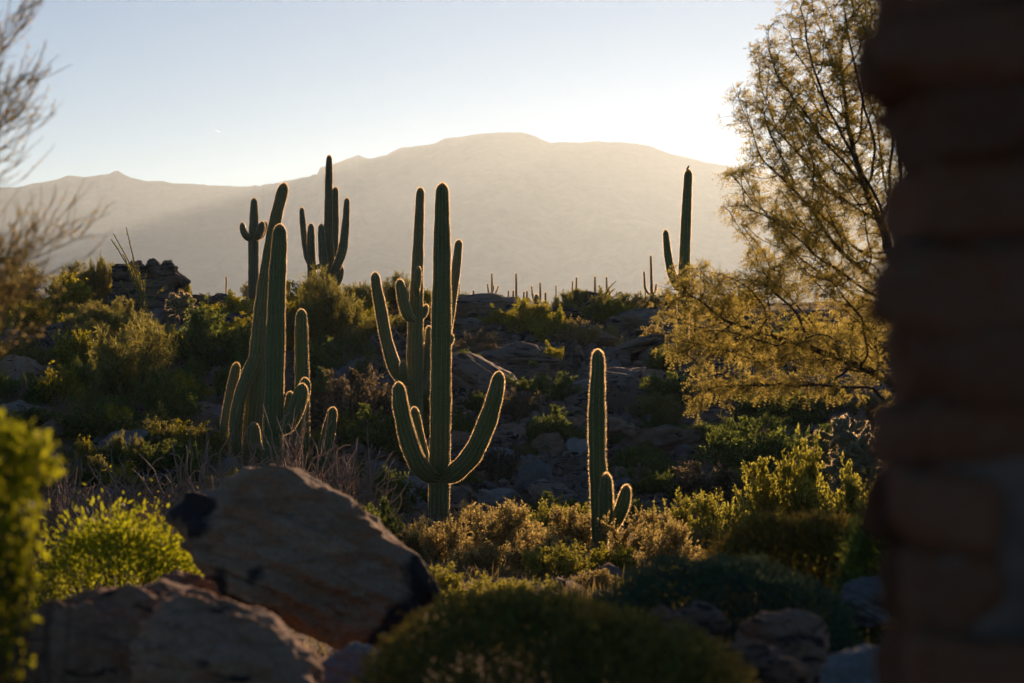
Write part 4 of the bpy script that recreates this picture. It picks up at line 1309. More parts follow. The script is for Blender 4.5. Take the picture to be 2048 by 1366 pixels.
HS = [
    # left crest and slope
    (25, 640, 150, 110, 'feather', 'leaf_olive', "olive feathery shrub on the crest at the left edge"),
    (110, 650, 190, 90, 'leafy', 'leaf_yellow', "yellow-green shrub on the crest near the left edge"),
    (150, 618, 120, 80, 'feather', 'leaf_olive', "grey-olive feathery shrub left of the skyline outcrop"),
    (200, 615, 80, 104, 'feather', 'leaf_olive', "little thin-crowned grey shrub on the skyline left of the outcrop"),
    (60, 680, 150, 80, 'leafy', 'leaf_yellow', "yellowish shrub below the left crest"),
    (370, 575, 50, 50, 'leafy', 'leaf_yellow', "small bright shrub growing on the skyline outcrop"),
    (420, 570, 70, 26, 'dense', 'leaf_grey', "low brown shrub on the crest right of the outcrop"),
    (225, 692, 190, 74, 'feather', 'leaf_olive', "broad olive shrub below the skyline outcrop"),
    (470, 655, 190, 62, 'leafy', 'leaf_yellow', "bright yellow-green shrub on the crest before the stubby-armed saguaro"),
    (452, 668, 100, 44, 'leafy', 'leaf_yellow', "bright yellow-green shrub right of the glowing cholla"),
    (505, 600, 60, 36, 'feather', 'leaf_olive', "olive tuft at the stubby-armed saguaro's foot"),
    (410, 740, 190, 120, 'leafy', 'leaf_green', "leafy green shrub in the middle of the left slope"),
    (325, 722, 150, 62, 'leafy', 'leaf_yellow', "lit yellow-green shrub under the glowing cholla"),
    (265, 815, 220, 160, 'feather', 'leaf_olive', "big rounded olive shrub on the left slope"),
    (150, 760, 150, 100, 'leafy', 'leaf_yellow', "sunlit leafy shrub right of the layered boulder"),
    (190, 730, 120, 80, 'feather', 'leaf_olive', "olive shrub above the big rounded one"),
    (120, 830, 130, 90, 'leafy', 'leaf_yellow', "leafy shrub below the layered boulder"),
    (330, 850, 140, 110, 'dense', 'leaf_green', "dark green shrub below the big rounded olive one"),
    (185, 880, 150, 90, 'dense', 'leaf_green', "dark shaded shrub in the left gully"),
    (590, 640, 130, 70, 'leafy', 'leaf_yellow', "bright shrub between the leaning saguaro and the candelabra"),
    (650, 690, 150, 136, 'feather', 'leaf_olive', "tall olive feathery shrub below the candelabra saguaro"),
    (715, 650, 140, 90, 'feather', 'leaf_olive', "rounded olive shrub right of the candelabra saguaro"),
    (625, 590, 60, 44, 'feather', 'leaf_olive', "small olive tuft at the candelabra's foot"),
    (790, 630, 100, 76, 'feather', 'leaf_olive', "olive shrub on the crest behind the many-armed saguaro"),
    (745, 700, 120, 60, 'feather', 'leaf_olive', "olive shrub above the dark stacked rock"),
    (560, 690, 140, 90, 'leafy', 'leaf_yellow', "leafy shrub behind the leaning pair of saguaros"),
    (670, 760, 170, 90, 'dense', 'leaf_green', "dark green shrub right of the single-column saguaro"),
    (690, 850, 190, 120, 'dense', 'leaf_grey', "wide grey-green shaded shrub below the dark broken rock"),
    (640, 830, 130, 90, 'dense', 'leaf_green', "dark shrub behind the single-column saguaro's arm"),
    (480, 800, 130, 90, 'dense', 'leaf_green', "shaded shrub left of the drooping arm"),
    # centre
    (855, 650, 60, 40, 'feather', 'leaf_olive', "lit tuft between the two central trunks"),
    (955, 705, 140, 72, 'dense', 'leaf_grey', "brown-grey rounded shrub right of the central trunk"),
    (1060, 668, 130, 70, 'leafy', 'leaf_yellow', "bright yellow shrub below the long dark slab"),
    (1115, 690, 110, 66, 'leafy', 'leaf_yellow', "yellow-green shrub right of the bright yellow one"),
    (1005, 650, 90, 40, 'leafy', 'leaf_yellow', "yellow shrub at the foot of the whaleback"),
    (1090, 735, 120, 50, 'leafy', 'leaf_yellow', "bright low shrub in the middle of the slope"),
    (1160, 700, 110, 60, 'tuft', 'leaf_tan', "dry tan shrub above the split blocks"),
    (1130, 640, 60, 46, 'feather', 'leaf_olive', "olive tuft on the crest under the thin saguaros"),
    (1200, 640, 110, 50, 'tuft', 'leaf_olive', "grey-green shrub on the crest beside the small ocotillo"),
    (1150, 588, 60, 40, 'feather', 'leaf_olive', "feathery shrub on the skyline among the thin saguaros"),
    (1255, 625, 130, 40, 'tuft', 'leaf_olive', "low lit brush on the right crest"),
    (1330, 618, 110, 36, 'tuft', 'leaf_olive', "low lit brush left of the bird's saguaro"),
    (1290, 720, 110, 60, 'leafy', 'leaf_tan', "sunlit shrub under the mesquite's left sprays"),
    (1220, 690, 70, 40, 'tuft', 'leaf_tan', "dry tuft at the long thin saguaro's foot"),
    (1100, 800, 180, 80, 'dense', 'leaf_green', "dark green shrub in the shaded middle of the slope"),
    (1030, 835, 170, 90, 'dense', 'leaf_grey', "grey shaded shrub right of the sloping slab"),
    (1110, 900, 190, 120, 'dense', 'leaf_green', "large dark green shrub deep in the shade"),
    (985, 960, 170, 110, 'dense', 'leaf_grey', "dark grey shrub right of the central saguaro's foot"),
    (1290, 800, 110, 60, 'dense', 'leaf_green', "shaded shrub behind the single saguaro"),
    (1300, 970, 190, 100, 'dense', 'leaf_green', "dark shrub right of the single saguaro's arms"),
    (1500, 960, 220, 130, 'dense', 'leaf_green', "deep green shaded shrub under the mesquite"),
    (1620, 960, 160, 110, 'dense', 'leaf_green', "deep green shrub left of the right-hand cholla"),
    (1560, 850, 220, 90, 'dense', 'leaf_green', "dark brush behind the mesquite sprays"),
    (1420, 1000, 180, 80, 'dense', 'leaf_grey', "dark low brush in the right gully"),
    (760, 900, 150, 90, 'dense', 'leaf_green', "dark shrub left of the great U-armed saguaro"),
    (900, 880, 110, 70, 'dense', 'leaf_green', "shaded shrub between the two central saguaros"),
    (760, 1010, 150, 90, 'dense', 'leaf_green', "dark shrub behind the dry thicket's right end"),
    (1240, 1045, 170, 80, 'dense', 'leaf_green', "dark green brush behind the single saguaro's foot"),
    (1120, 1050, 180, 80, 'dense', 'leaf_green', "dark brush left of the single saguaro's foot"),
    (235, 935, 44, 70, 'feather', 'leaf_olive', "small upright olive tuft in the left gully"),
    (272, 935, 40, 56, 'feather', 'leaf_olive', "second upright olive tuft in the left gully"),
    (165, 940, 60, 60, 'leafy', 'leaf_yellow', "small lit leafy shrub in the left gully"),
]
for (px, py, w, h, kd, mt, lab) in HS:
    sc_ = 0.72 if kd == 'dense' and 930 < px < 1330 else 1.0
    shrub_px(px, py, w * 1.08 * sc_, h * 1.12 * sc_, kd, mt, lab)

GS = [
    # gully and near slope: (px, py of foot, width, height, kind, material, distance, label)
    (850, 1180, 130, 110, 'tuft', 'leaf_tan', 33, "tan seeding shrub right behind the huge boulder"),
    (895, 1190, 110, 120, 'tuft', 'leaf_tan', 32, "upright tan seeding shrub at the central saguaro's foot"),
    (1010, 1190, 170, 150, 'tuft', 'leaf_tan', 31, "tallest golden seeding shrub in the middle of the gully"),
    (1090, 1200, 170, 110, 'tuft', 'leaf_tan', 30, "broad golden shrub before the single saguaro"),
    (960, 1200, 130, 90, 'tuft', 'leaf_tan', 29, "low golden shrub behind the front mound"),
    (1300, 1140, 200, 130, 'tuft', 'leaf_tan', 31, "golden shrub right of the single saguaro's foot"),
    (1220, 1160, 80, 60, 'leafy', 'leaf_yellow', 29, "small bright green plant at the single saguaro's foot"),
    (1400, 1110, 230, 140, 'tuft', 'leaf_gold', 33, "wide olive shrub in the right gully"),
    (1500, 1080, 210, 150, 'leafy', 'leaf_gold', 35, "lit yellow-olive shrub in the middle of the right gully"),
    (1600, 1070, 210, 190, 'leafy', 'leaf_gold', 35, "tallest lit shrub of the right gully with a long shoot"),
    (1700, 1060, 190, 130, 'leafy', 'leaf_gold', 34, "lit yellow-olive shrub beside the pillar"),
    (1790, 1060, 170, 130, 'leafy', 'leaf_gold', 33, "lit shrub half hidden by the pillar"),
    (1340, 1120, 170, 90, 'tuft', 'leaf_tan', 28, "golden shrub behind the blue-green mound"),
    (760, 1120, 90, 90, 'leafy', 'leaf_green', 33, "green shrub behind the huge boulder's right shoulder"),
    (715, 1060, 70, 60, 'leafy', 'leaf_yellow', 34, "small yellow-flecked shrub above the huge boulder"),
    (1140, 1150, 160, 110, 'tuft', 'leaf_tan', 34, "golden shrub just left of the single saguaro's foot"),
    (1165, 1105, 130, 80, 'tuft', 'leaf_gold', 37, "low yellow-green shrub behind the single saguaro's foot"),
    (1080, 1120, 150, 90, 'tuft', 'leaf_gold', 36, "yellow-green shrub between the U-armed saguaro and the single one"),
    (950, 1120, 130, 90, 'tuft', 'leaf_tan', 36, "golden shrub just right of the U-armed saguaro's foot"),
    # dry thicket
    (160, 1090, 220, 160, 'dry', None, 33, "dry twiggy bush at the left end of the thicket"),
    (270, 1090, 230, 180, 'dry', None, 35, "dry twiggy bush left of the huge boulder's nose"),
    (380, 1070, 240, 190, 'dry', None, 37, "dry twiggy bush in the middle of the thicket"),
    (490, 1060, 230, 190, 'dry', None, 39, "dry twiggy bush before the leaning saguaro"),
    (590, 1050, 230, 230, 'dry', None, 41, "dry twiggy bush wrapped round the single-column saguaro"),
    (690, 1060, 220, 190, 'dry', None, 39, "dry twiggy bush at the right end of the thicket"),
    (740, 1090, 160, 120, 'dry', None, 36, "low dry bush trailing off right of the thicket"),
    (210, 1110, 220, 110, 'dry', None, 29, "low dry bush in front of the thicket's left end"),
    (330, 1120, 220, 120, 'dry', None, 30, "low dry bush in front of the thicket's middle"),
    (115, 1080, 170, 170, 'dry', None, 36, "dry bush beside the blurred left shrub"),
    (440, 1080, 200, 130, 'dry', None, 33, "low dry bush just above the huge boulder"),
    (560, 1070, 200, 150, 'dry', None, 35, "dry bush above the huge boulder's crown"),
    (300, 1120, 60, 70, 'leafy', 'leaf_yellow', 24, "wispy yellow-flowered plant left of the huge boulder"),
]
for (px, py, w, h, kd, mt, Y, lab) in GS:
    big = 1.0 if kd == 'dry' or 1250 < px < 1350 else 1.0 if px > 1350 else 1.3
    shrub_px(px, py, w * 1.12 * big, h * 1.05 * big, kd, mt, lab, Y=Y, group="shrubs of the gully")

# unnamed brush between them
g = np.random.default_rng(123)
n_b = 0
while n_b < 270:
    px, py = (g.uniform(-60, 1820) if g.random() < 0.7 else g.uniform(-60, 760)), g.uniform(605, 1045)
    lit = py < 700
    if 295 < px < 425 and 590 < py < 720:
        continue
    rocky = math.exp(-((px - 1080) / 200) ** 2)
    if g.random() < 0.7 * rocky:
        continue
    w = g.uniform(60, 140) * (0.8 if py < 680 else 1.0)
    h = w * g.uniform(0.4, 0.7)
    if 380 < px < 640 and py < 690:
        h *= 0.5
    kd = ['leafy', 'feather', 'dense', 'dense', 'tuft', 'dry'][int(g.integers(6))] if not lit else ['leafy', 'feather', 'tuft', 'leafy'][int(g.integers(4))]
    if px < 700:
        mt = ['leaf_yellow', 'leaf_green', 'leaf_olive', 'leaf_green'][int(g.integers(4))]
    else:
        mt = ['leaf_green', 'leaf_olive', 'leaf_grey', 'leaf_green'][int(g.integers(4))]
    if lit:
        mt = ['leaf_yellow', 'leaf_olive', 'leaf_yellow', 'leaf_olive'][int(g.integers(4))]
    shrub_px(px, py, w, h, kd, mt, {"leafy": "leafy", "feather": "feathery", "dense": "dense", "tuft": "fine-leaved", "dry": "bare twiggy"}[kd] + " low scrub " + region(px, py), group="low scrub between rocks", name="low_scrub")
    n_b += 1
# brush over the far crest
for i in range(70):
    Y = g.uniform(100, 235)
    px = g.uniform(560, 1500) if i < 50 else g.uniform(-50, 560)
    x = (px - CX) * K * Y
    w = g.uniform(0.6, 1.5)
    shrub(np.array([x, Y, gz(x, Y) - 0.05]), w, w * g.uniform(0.25, 0.45), ['feather', 'tuft', 'leafy'][i % 3], ['leaf_olive', 'leaf_grey', 'leaf_yellow'][int(g.integers(3))],
          "small distant scrub along the far crest under the skyline saguaros", group="scrub of the far crest", seed=5000 + i, name="distant_scrub")
for i in range(60):
    Y = g.uniform(18, 42)
    px = g.uniform(-100, 1850)
    x = (px - CX) * K * Y
    w = g.uniform(0.5, 1.0)
    kd = 'dry' if px < 800 else ['tuft', 'tuft', 'leafy'][int(g.integers(3))]
    w *= 1.0 if px < 800 else 1.2
    shrub(np.array([x, Y, gz(x, Y) - 0.03]), w, w * g.uniform(0.28, 0.42), kd, ['leaf_tan', 'leaf_tan', 'leaf_gold'][int(g.integers(3))],
          {"dry": "bare twiggy", "tuft": "fine-leaved", "dense": "dense", "leafy": "leafy"}[kd] + " near scrub " + ("far down" if Y > 32 else "halfway down" if Y > 25 else "high up") + " the near bank " + ("by the blurred left shrub" if px < 250 else "behind the huge boulder" if px < 850 else "behind the front mound" if px < 1250 else "behind the blue-green mound"), group="scrub of the near slope", seed=7000 + i, name="near_scrub")

# ------------------------------------------------------------------ clipped mounds and near shrubs
def mound(label, px, top, wpx, Y, mat, leafL, leafW, n, flat=1.0, fuzz=0.05, seed=1, name="mounded_shrub", depth=1.0, mix_mat=None):
    g = np.random.default_rng(seed)
    x = (px - CX) * K * Y
    z0 = gz(x, Y)
    H = (CY - top) * K * Y - z0
    Rw = wpx * 0.5 * K * Y
    root = empty(name, (x, Y, z0), label, "shrub")
    u = unit(g.normal(0, 1, (n, 3)))
    u[:, 2] = np.abs(u[:, 2])
    bump = 1 + 0.07 * fbm(u * 3.0 + seed, 3, seed)
    r = (1 - np.abs(g.normal(0, 0.09, n))) * bump
    r = r + np.maximum(0, g.normal(0, fuzz, n))
    sq = (np.abs(u) ** 2.4).sum(1) ** (-1 / 2.4)
    P = u * (r * sq)[:, None] * [Rw, Rw * depth, H]
    D = unit(u * [1, 1, 1.2] + g.normal(0, 0.6, (n, 3)))
    V, F = leaf_faces(P, D, leafL * g.uniform(0.6, 1.3, n), leafW * g.uniform(0.7, 1.2, n), g)
    obj("foliage", mesh_uniform("mound_foliage", V, F), M[mat], root)
    paths = []
    for i in range(60):
        d = unit(g.normal(0, 1, 3) * [1, 1, .6] + [0, 0, 0.5])
        P_ = curve_pts([0, 0, -0.05], d, 0.9, 7, g, 0.3, 0.05) * [Rw, Rw * depth, H]
        paths.append((P_, np.linspace(0.02, 0.005, 8) * min(Rw, H) * 1.5))
    V, F = tubes(paths, 4)
    obj("branches", smooth(mesh_uniform("mound_branches", V, F)), M['stem'], root)
    return root


mound("big dark clipped mound in the bottom centre, most blurred", 1098, 1196, 920, 8.2, 'leaf_dome', 0.024, 0.011, 46000, seed=3, fuzz=0.018)
mound("blue-green rounded mound above the reddish rock", 1425, 1128, 640, 12.0, 'leaf_blue', 0.026, 0.012, 34000, seed=4, fuzz=0.02)
mound("brown-green mound with a sunlit grassy crest behind the blue-green one", 1605, 1042, 470, 14.6, 'leaf_hedge', 0.04, 0.011, 34000, seed=5, fuzz=0.03)
mound("dark dense bush between the grassy mound and the pillar", 1790, 1000, 230, 13.4, 'leaf_green', 0.035, 0.014, 16000, seed=6, fuzz=0.08)
mound("lime-green sunlit shrub between left shrub and huge boulder", 240, 1062, 330, 17.5, 'leaf_lime', 0.05, 0.022, 9000, seed=7, fuzz=0.16, name="leafy_shrub")


def tall_leafy(label, px, Y, blobs, mat, leafL, leafW, n, seed):
    """upright leafy shrub from overlapping leaf masses: blobs of (px, py, rx, ry) in pixels at distance Y"""
    g = np.random.default_rng(seed)
    x = (px - CX) * K * Y
    z0 = gz(x, Y)
    root = empty("leafy_shrub", (x, Y, z0), label, "shrub")
    PP, DD = [], []
    area = sum(b[2] * b[3] for b in blobs)
    paths = []
    for (bx_, by_, rx, ry) in blobs:
        m = int(n * rx * ry / area)
        u = unit(g.normal(0, 1, (m, 3)))
        r = g.uniform(0.2, 1.0, m) + 0.30 * fbm(u * 3.5 + bx_, 2, seed)
        c = at(bx_, by_, Y) - np.array([x, Y, z0])
        s_ = np.array([rx, (rx + ry) * 0.5, ry]) * K * Y
        PP.append(c + u * r[:, None] * s_)
        DD.append(unit(u + g.normal(0, 0.8, (m, 3)) + [0, 0, 0.2]))
        for q in range(10):
            e = c + unit(g.normal(0, 1, 3)) * s_ * 0.9
            t = np.linspace(0, 1, 7)[:, None]
            P_ = np.array([0, 0, -0.05]) * (1 - t) + e * t + np.sin(t * math.pi) * g.normal(0, 0.08, 3)
            paths.append((P_, np.linspace(0.006, 0.0018, 7)))
    P, D = np.vstack(PP), np.vstack(DD)
    V, F = leaf_faces(P, D, leafL * g.uniform(0.6, 1.3, len(P)), leafW * g.uniform(0.7, 1.2, len(P)), g)
    obj("foliage", mesh_uniform("shrub_foliage", V, F), M[mat], root)
    V, F = tubes(paths, 4)
    obj("branches", smooth(mesh_uniform("shrub_branches", V, F)), M['stem'], root)
    return root


tall_leafy("blurred yellow-green shrub filling the lower left edge", -60, 7.2,
           [(20, 960, 90, 100), (50, 915, 60, 60), (-30, 880, 70, 70), (10, 1080, 80, 90), (-40, 1180, 90, 120), (20, 1230, 50, 90), (-10, 1330, 60, 90), (40, 1160, 40, 50), (-120, 1050, 110, 200), (-120, 1300, 110, 200)],
           'leaf_lime', 0.034, 0.02, 5200, 31)

# ------------------------------------------------------------------ trees
def colonize(att, start, step=0.12, kill=0.22, reach=1.6, iters=260, seed=1):
    """branches growing towards the points the crown has to fill"""
    g = np.random.default_rng(seed)
    nodes = [np.array(p, float) for p in start]
    parent = list(range(-1, len(nodes) - 1))
    A = att.copy()
    NP_ = np.array(nodes)
    d = np.linalg.norm(A[:, None, :] - NP_[None], axis=2)
    near, nd = d.argmin(1), d.min(1)
    for it in range(iters):
        act = nd < reach
        if not act.any():
            act = nd <= nd.min() + 0.3
        acc = {}
        for i_ in np.where(act)[0]:
            acc.setdefault(int(near[i_]), []).append(i_)
        new = []
        for ni, li in acc.items():
            v = unit(A[li] - nodes[ni]).mean(0) + g.normal(0, 0.12, 3)
            new.append((ni, nodes[ni] + unit(v) * step))
        base = len(nodes)
        pts = np.array([p for _, p in new])
        for ni, p in new:
            nodes.append(p)
            parent.append(ni)
        dd = np.linalg.norm(A[:, None, :] - pts[None], axis=2)
        mn, mi = dd.min(1), dd.argmin(1)
        b = mn < nd
        near[b] = mi[b] + base
        nd[b] = mn[b]
        keep = nd > kill
        A, near, nd = A[keep], near[keep], nd[keep]
        if len(A) == 0 or len(nodes) > 14000:
            break
    return np.array(nodes), np.array(parent)


def branch_tubes(nodes, parent, tip=0.004, expo=2.3, sides=4, rmax=9):
    n = len(nodes)
    kids = [[] for _ in range(n)]
    for i in range(n):
        if parent[i] >= 0:
            kids[parent[i]].append(i)
    r = np.zeros(n)
    for i in range(n - 1, -1, -1):
        r[i] = tip if not kids[i] else (sum(r[k_] ** expo for k_ in kids[i])) ** (1 / expo)
    r = np.minimum(r, rmax)
    paths = []
    stack = [0]
    starts = [(None, 0)]
    while starts:
        frm, cur = starts.pop()
        P, R = ([], []) if frm is None else ([nodes[frm]], [min(r[frm], r[cur] * 1.3)])
        while True:
            P.append(nodes[cur])
            R.append(r[cur])
            ks = kids[cur]
            if not ks:
                break
            main = max(ks, key=lambda q: r[q])
            for k_ in ks:
                if k_ != main:
                    starts.append((cur, k_))
            cur = main
        if len(P) > 1:
            P = np.array(P)
            if len(P) > 3:
                P[1:-1] = 0.25 * P[:-2] + 0.5 * P[1:-1] + 0.25 * P[2:]
            paths.append((P, np.array(R)))
    return tubes(paths, sides), r, kids


def build_mesquite():
    g = np.random.default_rng(42)
    Y0 = 27.0
    lobes = [  # px, py, Y, radii in metres (x, y, z)
        (1660, 60, 26.6, .62, .8, .55), (1590, 150, 26.8, .48, .7, .38), (1560, 250, 26.4, .50, .7, .36), (1640, 260, 27.2, .6, .9, .6), (1730, 160, 27.6, .55, .9, .8),
        (1580, 350, 26.5, .62, .8, .40), (1680, 420, 27.0, .7, 1.0, .6), (1560, 440, 26.2, .52, .8, .34), (1500, 340, 26.4, .2, .4, .14),
        (1620, 540, 26.5, .8, 1.0, .42), (1480, 570, 26.0, .48, .8, .22), (1400, 590, 25.8, .42, .7, .22), (1345, 610, 25.6, .22, .4, .16),
        (1440, 660, 25.8, .55, .8, .30), (1370, 700, 25.5, .32, .5, .18), (1550, 690, 26.2, .6, .9, .30), (1660, 690, 26.8, .6, .9, .35),
        (1430, 770, 25.5, .30, .5, .16), (1400, 820, 25.4, .18, .3, .10), (1530, 770, 25.8, .40, .6, .16), (1620, 770, 26.2, .42, .6, .16), (1730, 740, 26.8, .35, .6, .28), (1745, 620, 26.8, .4, .8, .3), (1765, 800, 26.6, .12, .3, .12),
        (1530, 110, 26.6, .24, .4, .18), (1500, 200, 26.4, .24, .4, .16), (1475, 215, 26.4, .12, .3, .1), (1480, 350, 26.3, .22, .4, .14), (1470, 420, 26.2, .2, .4, .16), (1400, 545, 25.8, .35, .5, .12), (1730, 330, 27.4, .5, .8, .5), (1795, 470, 27.2, .4, .7, .5), (1800, 260, 27.4, .4, .8, .6), (1790, 60, 27.2, .4, .8, .6),
        # the part of the crown behind the pillar and out of frame
        (1850, 0, 27.6, .9, 1.0, .9), (1900, 300, 27.5, .9, 1.2, .9), (2000, 150, 27.6, .9, 1.1, .8), (1980, 520, 27.2, .9, 1.1, .6), (2150, 350, 27.4, .9, 1.1, .8), (2120, 620, 27.0, .7, .9, .4),
    ]
    att = []
    for (px, py, Y, rx, ry, rz) in lobes:
        m = int(210 * (rx * ry * rz) ** 0.8 / 0.3) + 34
        u = unit(g.normal(0, 1, (m, 3))) * (g.random((m, 1)) ** (1 / 2.2))
        att.append(at(px, py, Y) + u * [rx, ry, rz])
    att = np.vstack(att)
    bx0 = at(1905, 683, Y0)[0]
    z0 = gz(bx0, Y0)
    base = np.array([bx0, Y0, z0 - 0.1])
    trunk = [base + np.array([0, 0, q]) + np.array([0.10 * math.sin(q * 1.1), 0.06 * math.sin(q * 1.7), 0]) for q in np.arange(0, 1.9, 0.12)]
    nodes, parent = colonize(att, trunk, step=0.095, kill=0.14, reach=1.9, seed=4)
    (V, F), r, kids = branch_tubes(nodes, parent, tip=0.0042, expo=2.25, sides=5, rmax=0.12)
    root = empty("mesquite_tree", base, "feathery golden mesquite tree with sun behind it, beside the pillar", "tree")
    # trunk is the thick lower part, limbs and twigs the rest
    vn = V - base
    fz = V[F].mean(1)[:, 2] - z0
    fx = np.abs(V[F].mean(1)[:, 0] - bx0)
    tr_ = (fz < 1.9) & (fx < 0.22)
    obj("trunk", smooth(mesh_uniform("mesquite_trunk", vn, F[tr_])), M['bark'], root)
    obj("limbs", smooth(mesh_uniform("mesquite_limbs", vn, F[~tr_])), M['bark'], root)
    # bipinnate leaves on the thin twigs
    thin = np.where((r < 0.0125) & (np.arange(len(nodes)) > len(trunk)))[0]
    dirs = nodes[thin] - nodes[parent[thin]]
    # short leafy side shoots
    sh = np.repeat(np.arange(len(thin)), 2)
    so = nodes[thin][sh] - dirs[sh] * g.random((len(sh), 1))
    sd = unit(unit(dirs[sh]) * 0.6 + g.normal(0, 0.6, (len(sh), 3)))
    sl = g.uniform(0.05, 0.17, len(sh))
    t3 = np.linspace(0, 1, 2)
    V, F = tubes([(so[i] + np.outer(t3, sd[i]) * sl[i], np.array([0.003, 0.0016])) for i in range(len(sh))], 3)
    obj("twigs", mesh_uniform("mesquite_twigs", V - base, F), M['bark'], root, kind="stuff")
    reps = g.integers(2, 6, len(sh))
    idx = np.repeat(np.arange(len(sh)), reps)
    B = so[idx] + sd[idx] * (sl[idx] * g.random(len(idx)))[:, None]
    D = unit(sd[idx] * 0.7 + g.normal(0, 0.65, (len(idx), 3)) + [0, 0, -0.12])
    # each leaf forks into two pinnae, each carrying paired leaflets
    S = unit(np.cross(D, g.normal(0, 1, D.shape)))
    allP, allD = [], []
    stalk = g.uniform(0.015, 0.03, len(D))
    Lp = g.uniform(0.065, 0.115, len(D))
    NP = 4
    tri = []
    for sg in (-1, 1):
        ax = unit(D + sg * 0.38 * S)
        nrm = unit(np.cross(ax, S))
        lat = unit(np.cross(ax, nrm))
        o0 = B + D * stalk[:, None]
        for q in range(NP):
            t = (q + 0.6) / NP
            p = o0 + ax * (Lp * t)[:, None] - np.array([0, 0, 1.0]) * (0.02 * t * t)
            for ss in (-1, 1):
                ld = unit(lat * ss + ax * 0.55 + g.normal(0, 0.15, lat.shape))
                ll = (0.024 * (1 - 0.35 * t)) * g.uniform(0.8, 1.2, len(D))
                wd = ax * 0.0058
                tri.append(np.stack([p - wd, p + wd, p + ld * ll[:, None]], 1))
    T_ = np.concatenate(tri).reshape(-1, 3) - base
    obj("crown", mesh_uniform("mesquite_crown", T_, np.arange(len(T_)).reshape(-1, 3)), M['leaf_mesquite'], root)
    # hanging pods
    pods = []
    for (px, py) in ((1612, 772), (1618, 765), (1640, 763), (1645, 768), (1490, 645), (1495, 660), (1500, 650), (1700, 690)):
        p = at(px, py, 26.2) - base
        t = np.linspace(0, 1, 5)[:, None]
        pods.append((p + np.array([0.02, 0, -0.12]) * t + np.array([0.01, 0, 0]) * np.sin(t * 5), np.full(5, 0.0045)))
    for pd in pods:
        V, F = tubes([pd], 4)
        obj("pod", smooth(mesh_uniform("mesquite_pod", V, F)), M['pod'], root)
    print("mesquite nodes", len(nodes), "leaf tris", len(T_) // 3)


M['pod'] = leaf_mat("seed_pod", (0.25, 0.10, 0.04), (0.32, 0.14, 0.05), (0.45, 0.16, 0.05), 0.4)
build_mesquite()


def build_palo_verde():
    """bare-twigged palo verde left of the frame, its branches reaching in"""
    g = np.random.default_rng(8)
    Y0 = 11.0
    bx0 = at(-420, 683, Y0)[0]
    z0 = gz(bx0, Y0)
    base = np.array([bx0, Y0, z0 - 0.05])
    root = empty("palo_verde_tree", base, "blurred bare-twigged palo verde reaching in from the upper left", "tree")
    K1 = K * Y0
    paths_limb, paths_twig = [], []
    fork = base + np.array([0.05, 0, 0.9])
    paths_limb_main = [(np.array([base, base + [0.03, 0, 0.45], fork]), np.array([0.09, 0.075, 0.065]))]
    # limbs: from the fork to points near the frame's left edge, then sprays of upward-sweeping wands
    ends = [(-120, 330, 0.1), (-100, 200, -0.2), (-60, 130, 0.2), (-90, 20, 0.0), (-70, 270, 0.3), (-140, 420, -0.1), (-60, 570, 0.0), (-110, 590, .2), (-40, 530, .1), (-200, 100, 0.3), (-300, 0, 0.1), (-350, 250, -.2)]
    LP, LD = [], []
    for (px, py, dy) in ends:
        e = at(px, py, Y0) + [0, dy, 0]
        t = np.linspace(0, 1, 12)[:, None]
        mid = (fork + e) / 2 + np.array([-0.1, g.normal(0, .1), -0.05])
        P = (1 - t) ** 2 * fork + 2 * t * (1 - t) * mid + t * t * e
        paths_limb.append((P, np.linspace(0.03, 0.009, 12)))
        low = py > 500
        for q in range(36 if not low else 44):
            k_ = int(g.integers(6, 12))
            d = np.array([1.0, g.normal(0, 0.5), (0.75 if not low else 0.50) + g.normal(0, 0.32)])
            L_ = g.uniform(80, 270) * K1 if not low else g.uniform(120, 330) * K1
            W_ = curve_pts(P[k_], d, L_, 10, g, 0.16, 0.035)
            paths_twig.append((W_, np.linspace(0.0038, 0.0014, 11)))
            for m_ in range(5):
                kk = int(g.integers(2, 10))
                d2 = unit(W_[kk + 1] - W_[kk]) + g.normal(0, 0.4, 3) + [0, 0, 0.25]
                Q = curve_pts(W_[kk], d2, g.uniform(30, 110) * K1, 6, g, 0.2, 0.05)
                paths_twig.append((Q, np.linspace(0.0026, 0.0012, 7)))
                n_ = 5
                ii = g.integers(0, 6, n_)
                LP.append(Q[ii])
                LD.append(unit(np.tile(unit(d2), (n_, 1)) + g.normal(0, 0.5, (n_, 3))))
    V, F = tubes(paths_limb_main, 8)
    obj("trunk", smooth(mesh_uniform("palo_verde_trunk", V - base, F)), M['green_bark'], root)
    V, F = tubes(paths_limb, 5)
    obj("limbs", smooth(mesh_uniform("palo_verde_limbs", V - base, F)), M['green_bark'], root)
    V, F = tubes(paths_twig, 3)
    obj("twigs", smooth(mesh_uniform("palo_verde_twigs", V - base, F)), M['pv_twig'], root)
    LP, LD = np.vstack(LP), np.vstack(LD)
    V, F = leaf_faces(LP - base, LD, 0.022, 0.005, g)
    obj("crown", mesh_uniform("palo_verde_crown", V, F), M['leaf_tan'], root)


M['pv_twig'] = plain_mat("palo_verde_twig", (0.24, 0.19, 0.075), (0.36, 0.28, 0.11), 10, 0.85, 0.0, spec=0.05)
build_palo_verde()

